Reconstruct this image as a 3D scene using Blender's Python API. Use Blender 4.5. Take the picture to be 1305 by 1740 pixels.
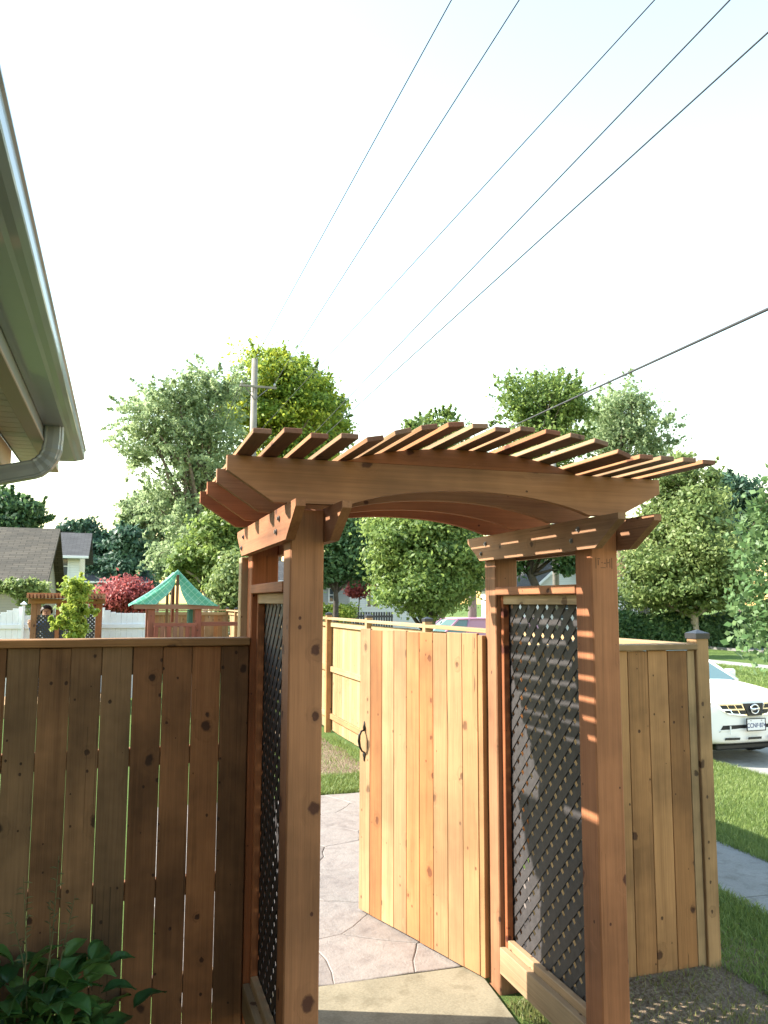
import bpy, math, random
import numpy as np
from mathutils import Matrix, Vector, noise

for o in list(bpy.data.objects): bpy.data.objects.remove(o)
S = bpy.context.scene
COL = S.collection
rnd = random.Random(7)

# ------------------------------------------------------------------ camera
F_PX, YAW, PITCH, ROLL, CAM_H = 1366.2, 0.3153, 0.1123, 0.0032, 2.119
fw = Vector((math.sin(YAW)*math.cos(PITCH), math.cos(YAW)*math.cos(PITCH), math.sin(PITCH)))
rt0 = Vector((math.cos(YAW), -math.sin(YAW), 0)); up0 = rt0.cross(fw)
rt = rt0*math.cos(ROLL)+up0*math.sin(ROLL); up = up0*math.cos(ROLL)-rt0*math.sin(ROLL)
cd = bpy.data.cameras.new('camera'); cam = bpy.data.objects.new('camera', cd); COL.objects.link(cam)
cd.sensor_fit = 'VERTICAL'; cd.sensor_height = 36; cd.lens = F_PX*36/1740
cd.clip_start = .05; cd.clip_end = 3000
cam.matrix_world = Matrix(((rt.x, up.x, -fw.x, 0), (rt.y, up.y, -fw.y, 0), (rt.z, up.z, -fw.z, CAM_H), (0, 0, 0, 1)))
S.camera = cam

# ------------------------------------------------------------------ sky, sun, exposure
SUNV = Vector((-1, .405, .82)).normalized()            # towards the sun
w = bpy.data.worlds.new('World'); S.world = w; w.use_nodes = True
wn = w.node_tree.nodes; wl = w.node_tree.links
bg = wn['Background']; sky = wn.new('ShaderNodeTexSky'); sky.sky_type = 'NISHITA'; sky.sun_disc = False
sky.sun_elevation = math.asin(SUNV.z); sky.sun_rotation = math.atan2(SUNV.x, SUNV.y)
sky.air_density = 2.0; sky.dust_density = 0.35; sky.ozone_density = 0.3
wl.new(sky.outputs[0], bg.inputs[0]); bg.inputs[1].default_value = .15
sd = bpy.data.lights.new('sun', 'SUN'); so = bpy.data.objects.new('sun', sd); COL.objects.link(so)
sd.energy = 5.0; sd.angle = math.radians(.5); sd.color = (1, .93, .82)
so.rotation_euler = (-SUNV).to_track_quat('-Z', 'Y').to_euler(); so.location = (-20, 8, 20)
S.view_settings.view_transform = 'Standard'; S.view_settings.look = 'None'
S.view_settings.exposure = 1.7; S.view_settings.gamma = 1
S.render.engine = 'CYCLES'

# ------------------------------------------------------------------ pixels to places
def ray(x, y): return fw + rt*((x-652.5)/F_PX) + up*((870-y)/F_PX)
def aty(x, y, Y): d = ray(x, y); return Vector((0, 0, CAM_H)) + d*(Y/d.y)
def atx(x, y, X): d = ray(x, y); return Vector((0, 0, CAM_H)) + d*(X/d.x)
def atd(x, y, D): d = ray(x, y); return Vector((0, 0, CAM_H)) + d*(D/math.hypot(d.x, d.y))
def gz(x): return -.022*min(max(x-3.6, 0), 12)

# ------------------------------------------------------------------ materials
def newmat(name):
    m = bpy.data.materials.new(name); m.use_nodes = True
    n = m.node_tree.nodes; l = m.node_tree.links
    return m, n, l, n['Principled BSDF']
def setin(b, k, v):
    if k in b.inputs: b.inputs[k].default_value = v
def math_node(n, l, op, a, b=None, c=None):
    m = n.new('ShaderNodeMath'); m.operation = op
    for i, v in enumerate((a, b, c)):
        if v is None: continue
        if isinstance(v, (int, float)): m.inputs[i].default_value = v
        else: l.new(v, m.inputs[i])
    return m.outputs[0]
def mixc(n, l, fac, a, b, mode='MIX'):
    m = n.new('ShaderNodeMix'); m.data_type = 'RGBA'; m.blend_type = mode
    for i, v in ((0, fac), (6, a), (7, b)):
        if isinstance(v, (int, float)): m.inputs[i].default_value = v
        elif isinstance(v, tuple): m.inputs[i].default_value = v+(1,) if len(v) == 3 else v
        else: l.new(v, m.inputs[i])
    return m.outputs[2]
def noise_node(n, l, vec, scale, detail=4, rough=.55, dist=0):
    t = n.new('ShaderNodeTexNoise'); t.inputs['Scale'].default_value = scale; t.inputs['Detail'].default_value = detail
    t.inputs['Roughness'].default_value = rough; t.inputs['Distortion'].default_value = dist
    if vec is not None: l.new(vec, t.inputs['Vector'])
    return t
def ramp(n, l, fac, stops):
    r = n.new('ShaderNodeValToRGB'); e = r.color_ramp.elements
    while len(e) < len(stops): e.new(.5)
    for i, (p, c) in enumerate(stops):
        e[i].position = p; e[i].color = tuple(c)+(1,) if len(c) == 3 else c
    l.new(fac, r.inputs[0]); return r.outputs[0]
def bump(n, l, h, b, strength=.3, dist=.01):
    k = n.new('ShaderNodeBump'); k.inputs['Strength'].default_value = strength; k.inputs['Distance'].default_value = dist
    l.new(h, k.inputs['Height']); l.new(k.outputs[0], b.inputs['Normal'])

_wood = {}
def wood(kind, axis):
    """stained softwood with grain along the given local axis, knots, stains; every board its own tint"""
    key = (kind, axis)
    if key in _wood: return _wood[key]
    base, dark, knotc, vary, stain = WOODS[kind]
    m, n, l, b = newmat('%s_wood_grain_%s' % (kind, axis))
    tc = n.new('ShaderNodeTexCoord'); oi = n.new('ShaderNodeObjectInfo')
    off = n.new('ShaderNodeVectorMath'); off.operation = 'SCALE'; off.inputs[0].default_value = (37.1, 51.7, 23.3)
    l.new(oi.outputs['Random'], off.inputs['Scale'])
    add = n.new('ShaderNodeVectorMath'); add.operation = 'ADD'
    l.new(tc.outputs['Object'], add.inputs[0]); l.new(off.outputs[0], add.inputs[1])
    P = add.outputs[0]
    # knots: round spots on every face (along-grain coordinate against the sum of the two others)
    sx_ = n.new('ShaderNodeSeparateXYZ'); l.new(P, sx_.inputs[0]); oth = [k for k in range(3) if 'xyz'[k] != axis]
    uu = math_node(n, l, 'ADD', sx_.outputs[oth[0]], sx_.outputs[oth[1]]); kv = n.new('ShaderNodeCombineXYZ')
    l.new(uu, kv.inputs[0]); l.new(math_node(n, l, 'MULTIPLY', sx_.outputs['xyz'.index(axis)], .8), kv.inputs[1])
    dn = noise_node(n, l, P, 28, 3)
    dn2 = noise_node(n, l, P, 9, 3)
    def knots(scale, keep, r0, r1):
        vo = n.new('ShaderNodeTexVoronoi'); vo.voronoi_dimensions = '2D'; vo.inputs['Scale'].default_value = scale; l.new(kv.outputs[0], vo.inputs['Vector'])
        cs = n.new('ShaderNodeSeparateColor'); l.new(vo.outputs['Color'], cs.inputs[0])
        rsel = math_node(n, l, 'GREATER_THAN', cs.outputs[0], 1-keep)
        rad = math_node(n, l, 'MULTIPLY_ADD', cs.outputs[1], r1-r0, r0)
        dd = math_node(n, l, 'ADD', vo.outputs['Distance'], math_node(n, l, 'ADD', math_node(n, l, 'MULTIPLY_ADD', dn.outputs[0], .16, -.08), math_node(n, l, 'MULTIPLY_ADD', dn2.outputs[0], .14, -.07)))
        q = math_node(n, l, 'SUBTRACT', 1, math_node(n, l, 'DIVIDE', dd, rad))
        k_ = math_node(n, l, 'MULTIPLY', math_node(n, l, 'MAXIMUM', q, 0), rsel)
        h_ = math_node(n, l, 'MULTIPLY', math_node(n, l, 'MAXIMUM', math_node(n, l, 'SUBTRACT', 1, math_node(n, l, 'DIVIDE', dd, math_node(n, l, 'MULTIPLY', rad, 2.6))), 0), rsel)
        return k_, h_
    k1, halo = knots(5.3, KNOT.get(kind, .4)*.72, .05, .15); k2, h2 = knots(15, KNOT.get(kind, .4)*.22, .04, .15)
    kn = math_node(n, l, 'MAXIMUM', k1, k2)
    # grain
    mp = n.new('ShaderNodeMapping')
    mp.inputs['Scale'].default_value = {'x': (.55, 14, 14), 'y': (14, .55, 14), 'z': (14, 14, .55)}[axis]
    l.new(P, mp.inputs[0])
    hv = n.new('ShaderNodeVectorMath'); hv.operation = 'ADD'
    cmb = n.new('ShaderNodeCombineXYZ')
    hs = math_node(n, l, 'MULTIPLY', halo, 1.6)
    for i in range(3): l.new(hs, cmb.inputs[i])
    l.new(mp.outputs[0], hv.inputs[0]); l.new(cmb.outputs[0], hv.inputs[1])
    g1 = noise_node(n, l, hv.outputs[0], 1.0, 5, .6, .6)
    mp2 = n.new('ShaderNodeMapping')
    mp2.inputs['Scale'].default_value = {'x': (3, 130, 130), 'y': (130, 3, 130), 'z': (130, 130, 3)}[axis]
    l.new(P, mp2.inputs[0]); g2 = noise_node(n, l, mp2.outputs[0], 1.0, 3, .6)
    big = noise_node(n, l, P, 1.7, 4, .6)
    c = ramp(n, l, g1.outputs[0], [(.28, dark), (.46, base), (.62, tuple(min(1, v*1.18) for v in base)), (.78, tuple(v*.8 for v in base))])
    c = mixc(n, l, .35, c, ramp(n, l, g2.outputs[0], [(.3, tuple(v*.55 for v in base)), (.65, tuple(min(1, v*1.2) for v in base))]))
    st = ramp(n, l, big.outputs[0], [(.35, (1-stain,)*3), (.6, (1, 1, 1)), (.75, (1+stain*.25,)*3)])
    c = mixc(n, l, 1, c, st, 'MULTIPLY')
    c = mixc(n, l, math_node(n, l, 'MINIMUM', math_node(n, l, 'MULTIPLY', halo, .45), .5), c, tuple(v*.6 for v in base))
    c = mixc(n, l, math_node(n, l, 'MINIMUM', math_node(n, l, 'MULTIPLY', kn, 2.6), .9), c, knotc)
    mp3 = n.new('ShaderNodeMapping'); mp3.inputs['Scale'].default_value = {'x': (.12, 26, 26), 'y': (26, .12, 26), 'z': (26, 26, .12)}[axis]
    l.new(P, mp3.inputs[0]); ck = noise_node(n, l, mp3.outputs[0], 1.0, 1, .3, .05)
    msk = noise_node(n, l, P, 1.1, 2)
    crk = math_node(n, l, 'MULTIPLY', math_node(n, l, 'LESS_THAN', math_node(n, l, 'ABSOLUTE', math_node(n, l, 'SUBTRACT', ck.outputs[0], .5)), .005), math_node(n, l, 'GREATER_THAN', msk.outputs[0], .6))
    c = mixc(n, l, math_node(n, l, 'MULTIPLY', crk, .75), c, tuple(v*.2 for v in base))
    sfn = noise_node(n, l, P, 7, 7, .75, .8); sf = ramp(n, l, sfn.outputs[0], [(.66, (0, 0, 0)), (.80, (1, 1, 1))])
    c = mixc(n, l, math_node(n, l, 'MULTIPLY', sf, .4), c, tuple(min(.6, v*1.5+.07) for v in base))
    hsv = n.new('ShaderNodeHueSaturation'); l.new(c, hsv.inputs['Color'])
    l.new(math_node(n, l, 'MULTIPLY_ADD', oi.outputs['Random'], vary*2, 1-vary), hsv.inputs['Value'])
    r2 = math_node(n, l, 'FRACT', math_node(n, l, 'MULTIPLY', oi.outputs['Random'], 17.3))
    l.new(math_node(n, l, 'MULTIPLY_ADD', r2, .022, .489), hsv.inputs['Hue'])
    l.new(math_node(n, l, 'MULTIPLY_ADD', r2, -.22, 1.08), hsv.inputs['Saturation'])
    l.new(hsv.outputs[0], b.inputs['Base Color'])
    setin(b, 'Roughness', .72); setin(b, 'Specular IOR Level', .3)
    hgt = math_node(n, l, 'ADD', math_node(n, l, 'MULTIPLY', g2.outputs[0], .5), math_node(n, l, 'SUBTRACT', g1.outputs[0], kn))
    bump(n, l, hgt, b, .35, .004)
    _wood[key] = m; return m
KNOT = {'arbor': .36, 'shade': .6, 'right': .5, 'gate': .36, 'back': .25, 'pale': .45, 'play': .3, 'pole': .3}
WOODS = {   # base, dark grain, knot, per-board value variation, stain depth
    'arbor': ((.31, .130, .056), (.195, .072, .030), (.06, .018, .011), .10, .35),
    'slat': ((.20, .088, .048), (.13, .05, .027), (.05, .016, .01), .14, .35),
    'pale': ((.38, .265, .15), (.27, .17, .085), (.10, .05, .026), .12, .25),
    'gate': ((.335, .170, .070), (.265, .118, .043), (.12, .05, .021), .16, .3),
    'back': ((.34, .22, .105), (.27, .165, .07), (.14, .065, .027), .09, .18),
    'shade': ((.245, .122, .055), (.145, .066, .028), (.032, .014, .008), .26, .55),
    'right': ((.335, .185, .078), (.215, .11, .044), (.05, .022, .011), .18, .42),
    'play': ((.20, .075, .048), (.13, .045, .03), (.05, .02, .015), .12, .2),
    'pole': ((.21, .195, .17), (.14, .128, .112), (.1, .09, .08), .1, .25),
}
_plain = {}
def plain(name, col, rough=.6, metal=0, nscale=0, namt=.2, bumps=0, coat=0, spec=.4):
    if name in _plain: return _plain[name]
    m, n, l, b = newmat(name)
    setin(b, 'Roughness', rough); setin(b, 'Metallic', metal); setin(b, 'Specular IOR Level', spec)
    if coat: setin(b, 'Coat Weight', coat); setin(b, 'Coat Roughness', .05)
    if nscale:
        tc = n.new('ShaderNodeTexCoord'); t = noise_node(n, l, tc.outputs['Object'], nscale, 6, .6)
        c = ramp(n, l, t.outputs[0], [(.3, tuple(v*(1-namt) for v in col)), (.7, tuple(min(1, v*(1+namt)) for v in col))])
        l.new(c, b.inputs['Base Color'])
        if bumps: bump(n, l, t.outputs[0], b, bumps, .01)
    else: b.inputs['Base Color'].default_value = tuple(col)+(1,)
    _plain[name] = m; return m
def leafmat(name, dark, mid, light, trans=.35, rough=.5):
    m, n, l, b = newmat(name)
    at = n.new('ShaderNodeAttribute'); at.attribute_name = 'tint'
    tc = n.new('ShaderNodeTexCoord'); t = noise_node(n, l, tc.outputs['Object'], .5, 3)
    f = math_node(n, l, 'ADD', math_node(n, l, 'MULTIPLY', at.outputs['Fac'], .7), math_node(n, l, 'MULTIPLY_ADD', t.outputs[0], .8, -.25))
    c = ramp(n, l, f, [(.1, dark), (.5, mid), (.9, light)])
    l.new(c, b.inputs['Base Color']); setin(b, 'Roughness', rough); setin(b, 'Specular IOR Level', .35)
    tr = n.new('ShaderNodeBsdfTranslucent'); l.new(mixc(n, l, .5, c, tuple(min(1, v*1.3) for v in light)), tr.inputs[0])
    mx = n.new('ShaderNodeMixShader'); mx.inputs[0].default_value = trans
    l.new(b.outputs[0], mx.inputs[1]); l.new(tr.outputs[0], mx.inputs[2])
    l.new(mx.outputs[0], n['Material Output'].inputs[0]); return m

# ------------------------------------------------------------------ mesh helpers
class MB:
    def __init__(s): s.v = []; s.f = []
    def add(s, v, f):
        k = len(s.v); s.v += [tuple(p) for p in v]; s.f += [tuple(i+k for i in q) for q in f]; return s
    def box(s, x0, x1, y0, y1, z0, z1, M=None):
        v = [Vector((x, y, z)) for z in (z0, z1) for y in (y0, y1) for x in (x0, x1)]
        if M: v = [M @ p for p in v]
        return s.add(v, [(0, 2, 3, 1), (4, 5, 7, 6), (0, 1, 5, 4), (2, 6, 7, 3), (0, 4, 6, 2), (1, 3, 7, 5)])
    def cbox(s, x0, x1, y0, y1, z0, z1, c=.004, M=None):
        """box with every edge chamfered"""
        lo = (x0, y0, z0); hi = (x1, y1, z1); v = []; idx = {}
        for sx in (0, 1):
            for sy in (0, 1):
                for sz in (0, 1):
                    for ax in range(3):
                        p = []
                        for k, sg in enumerate((sx, sy, sz)):
                            e = hi[k] if sg else lo[k]
                            p.append(e if k == ax else e+(-c if sg else c))
                        idx[(sx, sy, sz, ax)] = len(v); v.append(Vector(p))
        f = []
        for ax in range(3):
            a, b2 = [k for k in range(3) if k != ax]
            for sg in (0, 1):
                q = []
                for u, t in ((0, 0), (1, 0), (1, 1), (0, 1)):
                    k = [0, 0, 0]; k[ax] = sg; k[a] = u; k[b2] = t; q.append(idx[tuple(k)+(ax,)])
                f.append(tuple(q))
            for u in (0, 1):
                for t in (0, 1):
                    k0 = [0, 0, 0]; k0[a] = u; k0[b2] = t; k1 = list(k0); k1[ax] = 1
                    f.append((idx[tuple(k0)+(a,)], idx[tuple(k1)+(a,)], idx[tuple(k1)+(b2,)], idx[tuple(k0)+(b2,)]))
        for sx in (0, 1):
            for sy in (0, 1):
                for sz in (0, 1): f.append(tuple(idx[(sx, sy, sz, k)] for k in range(3)))
        if M: v = [M @ p for p in v]
        return s.add(v, f)
    def tube(s, pts, r, n=8, cap=True):
        pts = [Vector(p) for p in pts]; rs = r if isinstance(r, (list, tuple)) else [r]*len(pts)
        rings = []; prev = None
        for i, p in enumerate(pts):
            t = (pts[min(i+1, len(pts)-1)]-pts[max(i-1, 0)]).normalized()
            a = prev if prev is not None else (Vector((0, 0, 1)) if abs(t.z) < .9 else Vector((1, 0, 0)))
            u = (a - t*a.dot(t)).normalized(); prev = u; q = t.cross(u)
            rings.append([p+(u*math.cos(2*math.pi*k/n)+q*math.sin(2*math.pi*k/n))*rs[i] for k in range(n)])
        v = [p for rr in rings for p in rr]; f = []
        for i in range(len(pts)-1):
            for k in range(n): f.append((i*n+k, i*n+(k+1) % n, (i+1)*n+(k+1) % n, (i+1)*n+k))
        if cap: f += [tuple(range(n-1, -1, -1)), tuple((len(pts)-1)*n+k for k in range(n))]
        return s.add(v, f)
    def prism(s, poly, axis, a, b):
        """outline extruded along an axis from a to b; poly gives the two other coordinates in xyz order"""
        def P(u, t, q): return {'x': (q, u, t), 'y': (u, q, t), 'z': (u, t, q)}[axis]
        n = len(poly); v = [P(u, t, a) for u, t in poly]+[P(u, t, b) for u, t in poly]
        return s.add(v, [tuple(range(n)), tuple(range(2*n-1, n-1, -1))]+[(i, n+i, n+(i+1) % n, (i+1) % n) for i in range(n)])
    def mesh(s, name):
        me = bpy.data.meshes.new(name); me.from_pydata(s.v, [], s.f)
        import bmesh
        bm = bmesh.new(); bm.from_mesh(me); bmesh.ops.recalc_face_normals(bm, faces=bm.faces); bm.to_mesh(me); bm.free()
        return me
def link(name, me, mat=None, parent=None, smooth=False, local=False):
    o = bpy.data.objects.new(name, me); COL.objects.link(o)
    if mat and not me.materials: me.materials.append(mat)
    if smooth: me.polygons.foreach_set('use_smooth', [True]*len(me.polygons))
    if parent:
        o.parent = parent
        if not local:
            r = parent
            while r.parent: r = r.parent
            if parent is r: o.matrix_parent_inverse = Matrix.Translation(-r.location)
            # a sub-part's parent is a part whose own frame already is the world frame
    return o
def mk(name, mb, mat, parent=None, smooth=False, local=False): return link(name, mb.mesh(name), mat, parent, smooth, local)
def tag(o, label, cat=None, group=None, kind=None):
    if label: o['label'] = label
    if cat: o['category'] = cat
    if group: o['group'] = group
    if kind: o['kind'] = kind
    return o
def thing(name, label, cat, loc=(0, 0, 0), group=None):
    o = bpy.data.objects.new(name, None); COL.objects.link(o); o.location = loc; o.empty_display_size = .2
    return tag(o, label, cat, group)
def struct(name, mb, mat, smooth=False):
    o = mk(name, mb, mat, None, smooth); o['kind'] = 'structure'; return o

# ================================================================== ground
def ground_mat():
    m, n, l, b = newmat('lawn_ground')
    tc = n.new('ShaderNodeTexCoord'); P = tc.outputs['Object']
    a = noise_node(n, l, P, .6, 5); f = noise_node(n, l, P, 14, 5, .7); g = noise_node(n, l, P, 90, 3, .7)
    c = ramp(n, l, a.outputs[0], [(.3, (.075, .125, .03)), (.7, (.125, .185, .05))])
    c = mixc(n, l, .5, c, ramp(n, l, f.outputs[0], [(.3, (.045, .085, .018)), (.7, (.125, .18, .05))]))
    c = mixc(n, l, .4, c, ramp(n, l, g.outputs[0], [(.3, (.03, .06, .012)), (.7, (.15, .20, .06))]))
    l.new(c, b.inputs['Base Color']); setin(b, 'Roughness', .9); setin(b, 'Specular IOR Level', .1)
    bump(n, l, math_node(n, l, 'ADD', f.outputs[0], g.outputs[0]), b, .8, .03); return m
def dirt_mat():
    m, n, l, b = newmat('bare_soil')
    tc = n.new('ShaderNodeTexCoord'); P = tc.outputs['Object']
    a = noise_node(n, l, P, 3, 6, .65); f = noise_node(n, l, P, 45, 5, .7); vo = n.new('ShaderNodeTexVoronoi'); vo.inputs['Scale'].default_value = 38; l.new(P, vo.inputs['Vector'])
    c = ramp(n, l, a.outputs[0], [(.3, (.15, .105, .07)), (.55, (.23, .17, .115)), (.72, (.16, .15, .07))])
    c = mixc(n, l, .5, c, ramp(n, l, f.outputs[0], [(.3, (.09, .065, .045)), (.7, (.30, .235, .17))]))
    l.new(c, b.inputs['Base Color']); setin(b, 'Roughness', .95); setin(b, 'Specular IOR Level', .1)
    bump(n, l, math_node(n, l, 'ADD', f.outputs[0], vo.outputs['Distance']), b, .9, .03); return m
def concrete(name, c0, c1, sc=1.0, rough=.8):
    m, n, l, b = newmat(name)
    tc = n.new('ShaderNodeTexCoord'); P = tc.outputs['Object']
    a = noise_node(n, l, P, 2.2*sc, 6, .65, .4); f = noise_node(n, l, P, 70*sc, 4, .7); k = noise_node(n, l, P, 9*sc, 5, .6)
    c = ramp(n, l, a.outputs[0], [(.3, c0), (.68, c1)])
    c = mixc(n, l, .35, c, ramp(n, l, f.outputs[0], [(.3, tuple(v*.6 for v in c0)), (.7, tuple(min(1, v*1.15) for v in c1))]))
    c = mixc(n, l, .6, c, ramp(n, l, k.outputs[0], [(.34, (.62, .6, .56)), (.5, (1, 1, 1))]), 'MULTIPLY')
    l.new(c, b.inputs['Base Color']); setin(b, 'Roughness', rough); setin(b, 'Specular IOR Level', .3)
    bump(n, l, math_node(n, l, 'ADD', f.outputs[0], k.outputs[0]), b, .25, .006); return m
G = ground_mat(); DIRT = dirt_mat()
mb = MB(); xs = [-700, -60, 3.6, 15.6, 60, 900]; ys = [-500, -40, 0, 40, 120, 1400]
vs = [(x, y, gz(x)) for x in xs for y in ys]
mb.add(vs, [(i*6+j, (i+1)*6+j, (i+1)*6+j+1, i*6+j+1) for i in range(5) for j in range(5)])
struct('ground', mb, G)
def sheet(name, poly, mat, h=.004, depth=0):
    """flat sheet draped on the ground, split where the ground bends"""
    mb = MB(); n = len(poly)
    top = [(x, y, gz(x)+h) for x, y in poly]
    if depth:
        bot = [(x, y, gz(x)+h-depth) for x, y in poly]
        mb.add(top+bot, [tuple(range(n))]+[(i, (i+1) % n, n+(i+1) % n, n+i) for i in range(n)])
    else: mb.add(top, [tuple(range(n))])
    return struct(name, mb, mat)
def rough_sheet(name, x0, x1, y0, y1, mat, h, amp, step, seed, edge=.25):
    """soil: a bumpy sheet whose rim dips below the ground so that its outline is ragged"""
    nx = int((x1-x0)/step)+1; ny = int((y1-y0)/step)+1; v = []
    for i in range(nx+1):
        for j in range(ny+1):
            x = x0+(x1-x0)*i/nx; y = y0+(y1-y0)*j/ny
            e = min(x-x0, x1-x, y-y0, y1-y)/edge
            nz = noise.noise(Vector((x*2.1+seed, y*2.1, 0)))*.6+noise.noise(Vector((x*9+seed, y*9, 3)))*.4+.35*noise.noise(Vector((x*30+seed, y*30, 5)))
            v.append((x, y, gz(x)+h*min(1, e)-.03*max(0, 1-e)+amp*nz*min(1, max(0, e+.3))))
    f = [(i*(ny+1)+j, (i+1)*(ny+1)+j, (i+1)*(ny+1)+j+1, i*(ny+1)+j+1) for i in range(nx) for j in range(ny)]
    mb = MB(); mb.add(v, f); return struct(name, mb, mat, True)
rough_sheet('soil_strip', 2.03, 4.05, 2.2, 4.62, DIRT, .018, .022, .035, 3)
rough_sheet('soil_bank', 2.0, 3.36, 9.5, 15.5, DIRT, .03, .035, .06, 8, .4)
rough_sheet('planting_bed', -1.6, .66, 2.6, 4.6, DIRT, .02, .02, .05, 5)
CONC = concrete('weathered_concrete', (.16, .14, .095), (.265, .23, .16))
WALK = concrete('grey_concrete', (.165, .16, .15), (.225, .218, .205))
DRIVE = concrete('pale_concrete', (.24, .235, .22), (.33, .32, .30))
ASPH = concrete('worn_asphalt', (.14, .14, .145), (.22, .22, .22))
sheet('entry_slab', [(.82, 1.6), (1.76, 1.6), (2.035, 4.52), (.82, 4.55)], CONC, .03, .1)
# side walk behind the fence corner, driveway, street
for k in range(9):
    y0 = -1+1.5*k
    o = sheet('garden_walk' if k == 0 else 'garden_walk', [(4.3, y0), (5.24, y0), (5.24, y0+1.488), (4.3, y0+1.488)], WALK, .02, .08)
sheet('driveway', [(7.5, -4), (12.6, -4), (12.6, 60), (7.45, 60), (7.9, 9.6), (8.05, 8.2)], DRIVE, .012, .05)
sheet('sidewalk', [(22.6, -20), (24.0, -20), (24.0, 120), (22.6, 120)], DRIVE, .02, .08)
sheet('street', [(30.0, -60), (39.5, -60), (39.5, 200), (30.0, 200)], ASPH, .006)
sheet('kerb', [(29.75, -60), (29.98, -60), (29.98, 200), (29.75, 200)], WALK, .12, .2)
sheet('far_kerb', [(39.52, -60), (40.1, -60), (40.1, 200), (39.52, 200)], WALK, .12, .2)

# ------------------------------------------------------------------ stamped patio: every stone a piece
def clip(poly, nx, ny, d):
    out = []
    for i in range(len(poly)):
        a = poly[i]; b2 = poly[(i+1) % len(poly)]
        da = a[0]*nx+a[1]*ny-d; db = b2[0]*nx+b2[1]*ny-d
        if da <= 0: out.append(a)
        if (da < 0 < db) or (db < 0 < da):
            t = da/(da-db); out.append((a[0]+(b2[0]-a[0])*t, a[1]+(b2[1]-a[1])*t))
    return out
def stone_mat():
    m, n, l, b = newmat('stamped_patio_stone')
    tc = n.new('ShaderNodeTexCoord'); oi = n.new('ShaderNodeObjectInfo'); P = tc.outputs['Object']
    a = noise_node(n, l, P, 3.2, 6, .65, .6); f = noise_node(n, l, P, 55, 4, .7); k = noise_node(n, l, P, 11, 6, .7)
    c = ramp(n, l, a.outputs[0], [(.3, (.145, .12, .108)), (.5, (.20, .172, .155)), (.7, (.225, .205, .185))])
    c = mixc(n, l, .35, c, ramp(n, l, k.outputs[0], [(.32, (.085, .07, .063)), (.52, (.215, .185, .165))]))
    hsv = n.new('ShaderNodeHueSaturation'); l.new(c, hsv.inputs['Color'])
    l.new(math_node(n, l, 'MULTIPLY_ADD', oi.outputs['Random'], .24, .88), hsv.inputs['Value'])
    l.new(hsv.outputs[0], b.inputs['Base Color']); setin(b, 'Roughness', .62)
    bump(n, l, math_node(n, l, 'ADD', math_node(n, l, 'MULTIPLY', f.outputs[0], .3), math_node(n, l, 'ADD', k.outputs[0], a.outputs[0])), b, .5, .02); return m
PX0, PX1, PY0, PY1 = .3, 3.15, 4.555, 8.85
patio = sheet('patio', [(PX0, PY0), (PX1, PY0), (PX1, PY1), (PX0, PY1)], plain('patio_joint', (.10, .08, .07), .9), .012, .08)
seeds = []
r5 = random.Random(5)
while len(seeds) < 60:
    q = (r5.uniform(PX0, PX1), r5.uniform(PY0, PY1))
    if all(math.hypot(q[0]-a, q[1]-b2) > .36 for a, b2 in seeds): seeds.append(q)
    elif r5.random() < .002: break
SM = stone_mat()
def wob(x, y):
    v = Vector((x*4.3, y*4.3, 2.2)); return (x+.05*noise.noise(v)+.018*noise.noise(v*3.7), y+.05*noise.noise(v+Vector((9, 4, 7)))+.018*noise.noise(v*3.7+Vector((5, 5, 5))))
for i, (sx, sy) in enumerate(seeds):
    poly = [(PX0, PY0), (PX1, PY0), (PX1, PY1), (PX0, PY1)]
    for j, (tx, ty) in enumerate(seeds):
        if i == j: continue
        dx, dy = tx-sx, ty-sy; L = math.hypot(dx, dy)
        if L > 1.8: continue
        poly = clip(poly, dx/L, dy/L, (dx*(sx+tx)/2+dy*(sy+ty)/2)/L-.0022)
    out = []
    for a in range(len(poly)):
        p0, p1 = poly[a], poly[(a+1) % len(poly)]; L = math.hypot(p1[0]-p0[0], p1[1]-p0[1]); k = max(1, int(L/.12))
        for t in range(k): out.append(wob(p0[0]+(p1[0]-p0[0])*t/k, p0[1]+(p1[1]-p0[1])*t/k))
    out = [(min(max(x, PX0), PX1), min(max(y, PY0), PY1)) for x, y in out]
    cx = sum(p[0] for p in out)/len(out); cy = sum(p[1] for p in out)/len(out); n = len(out); dz = r5.uniform(-.0015, .0015)
    lo = [(x, y, .010) for x, y in out]; mi = [(x, y, .022+dz) for x, y in out]
    hi = [(cx+(x-cx)*(1-.007/max(.05, math.hypot(x-cx, y-cy))), cy+(y-cy)*(1-.007/max(.05, math.hypot(x-cx, y-cy))), .0255+dz) for x, y in out]
    mb = MB(); mb.add(lo+mi+hi, [tuple(2*n+k for k in range(n))]+[(k, (k+1) % n, n+(k+1) % n, n+k) for k in range(n)]+[(n+k, n+(k+1) % n, 2*n+(k+1) % n, 2*n+k) for k in range(n)])
    mk('paving_stone', mb, SM, patio)

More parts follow.
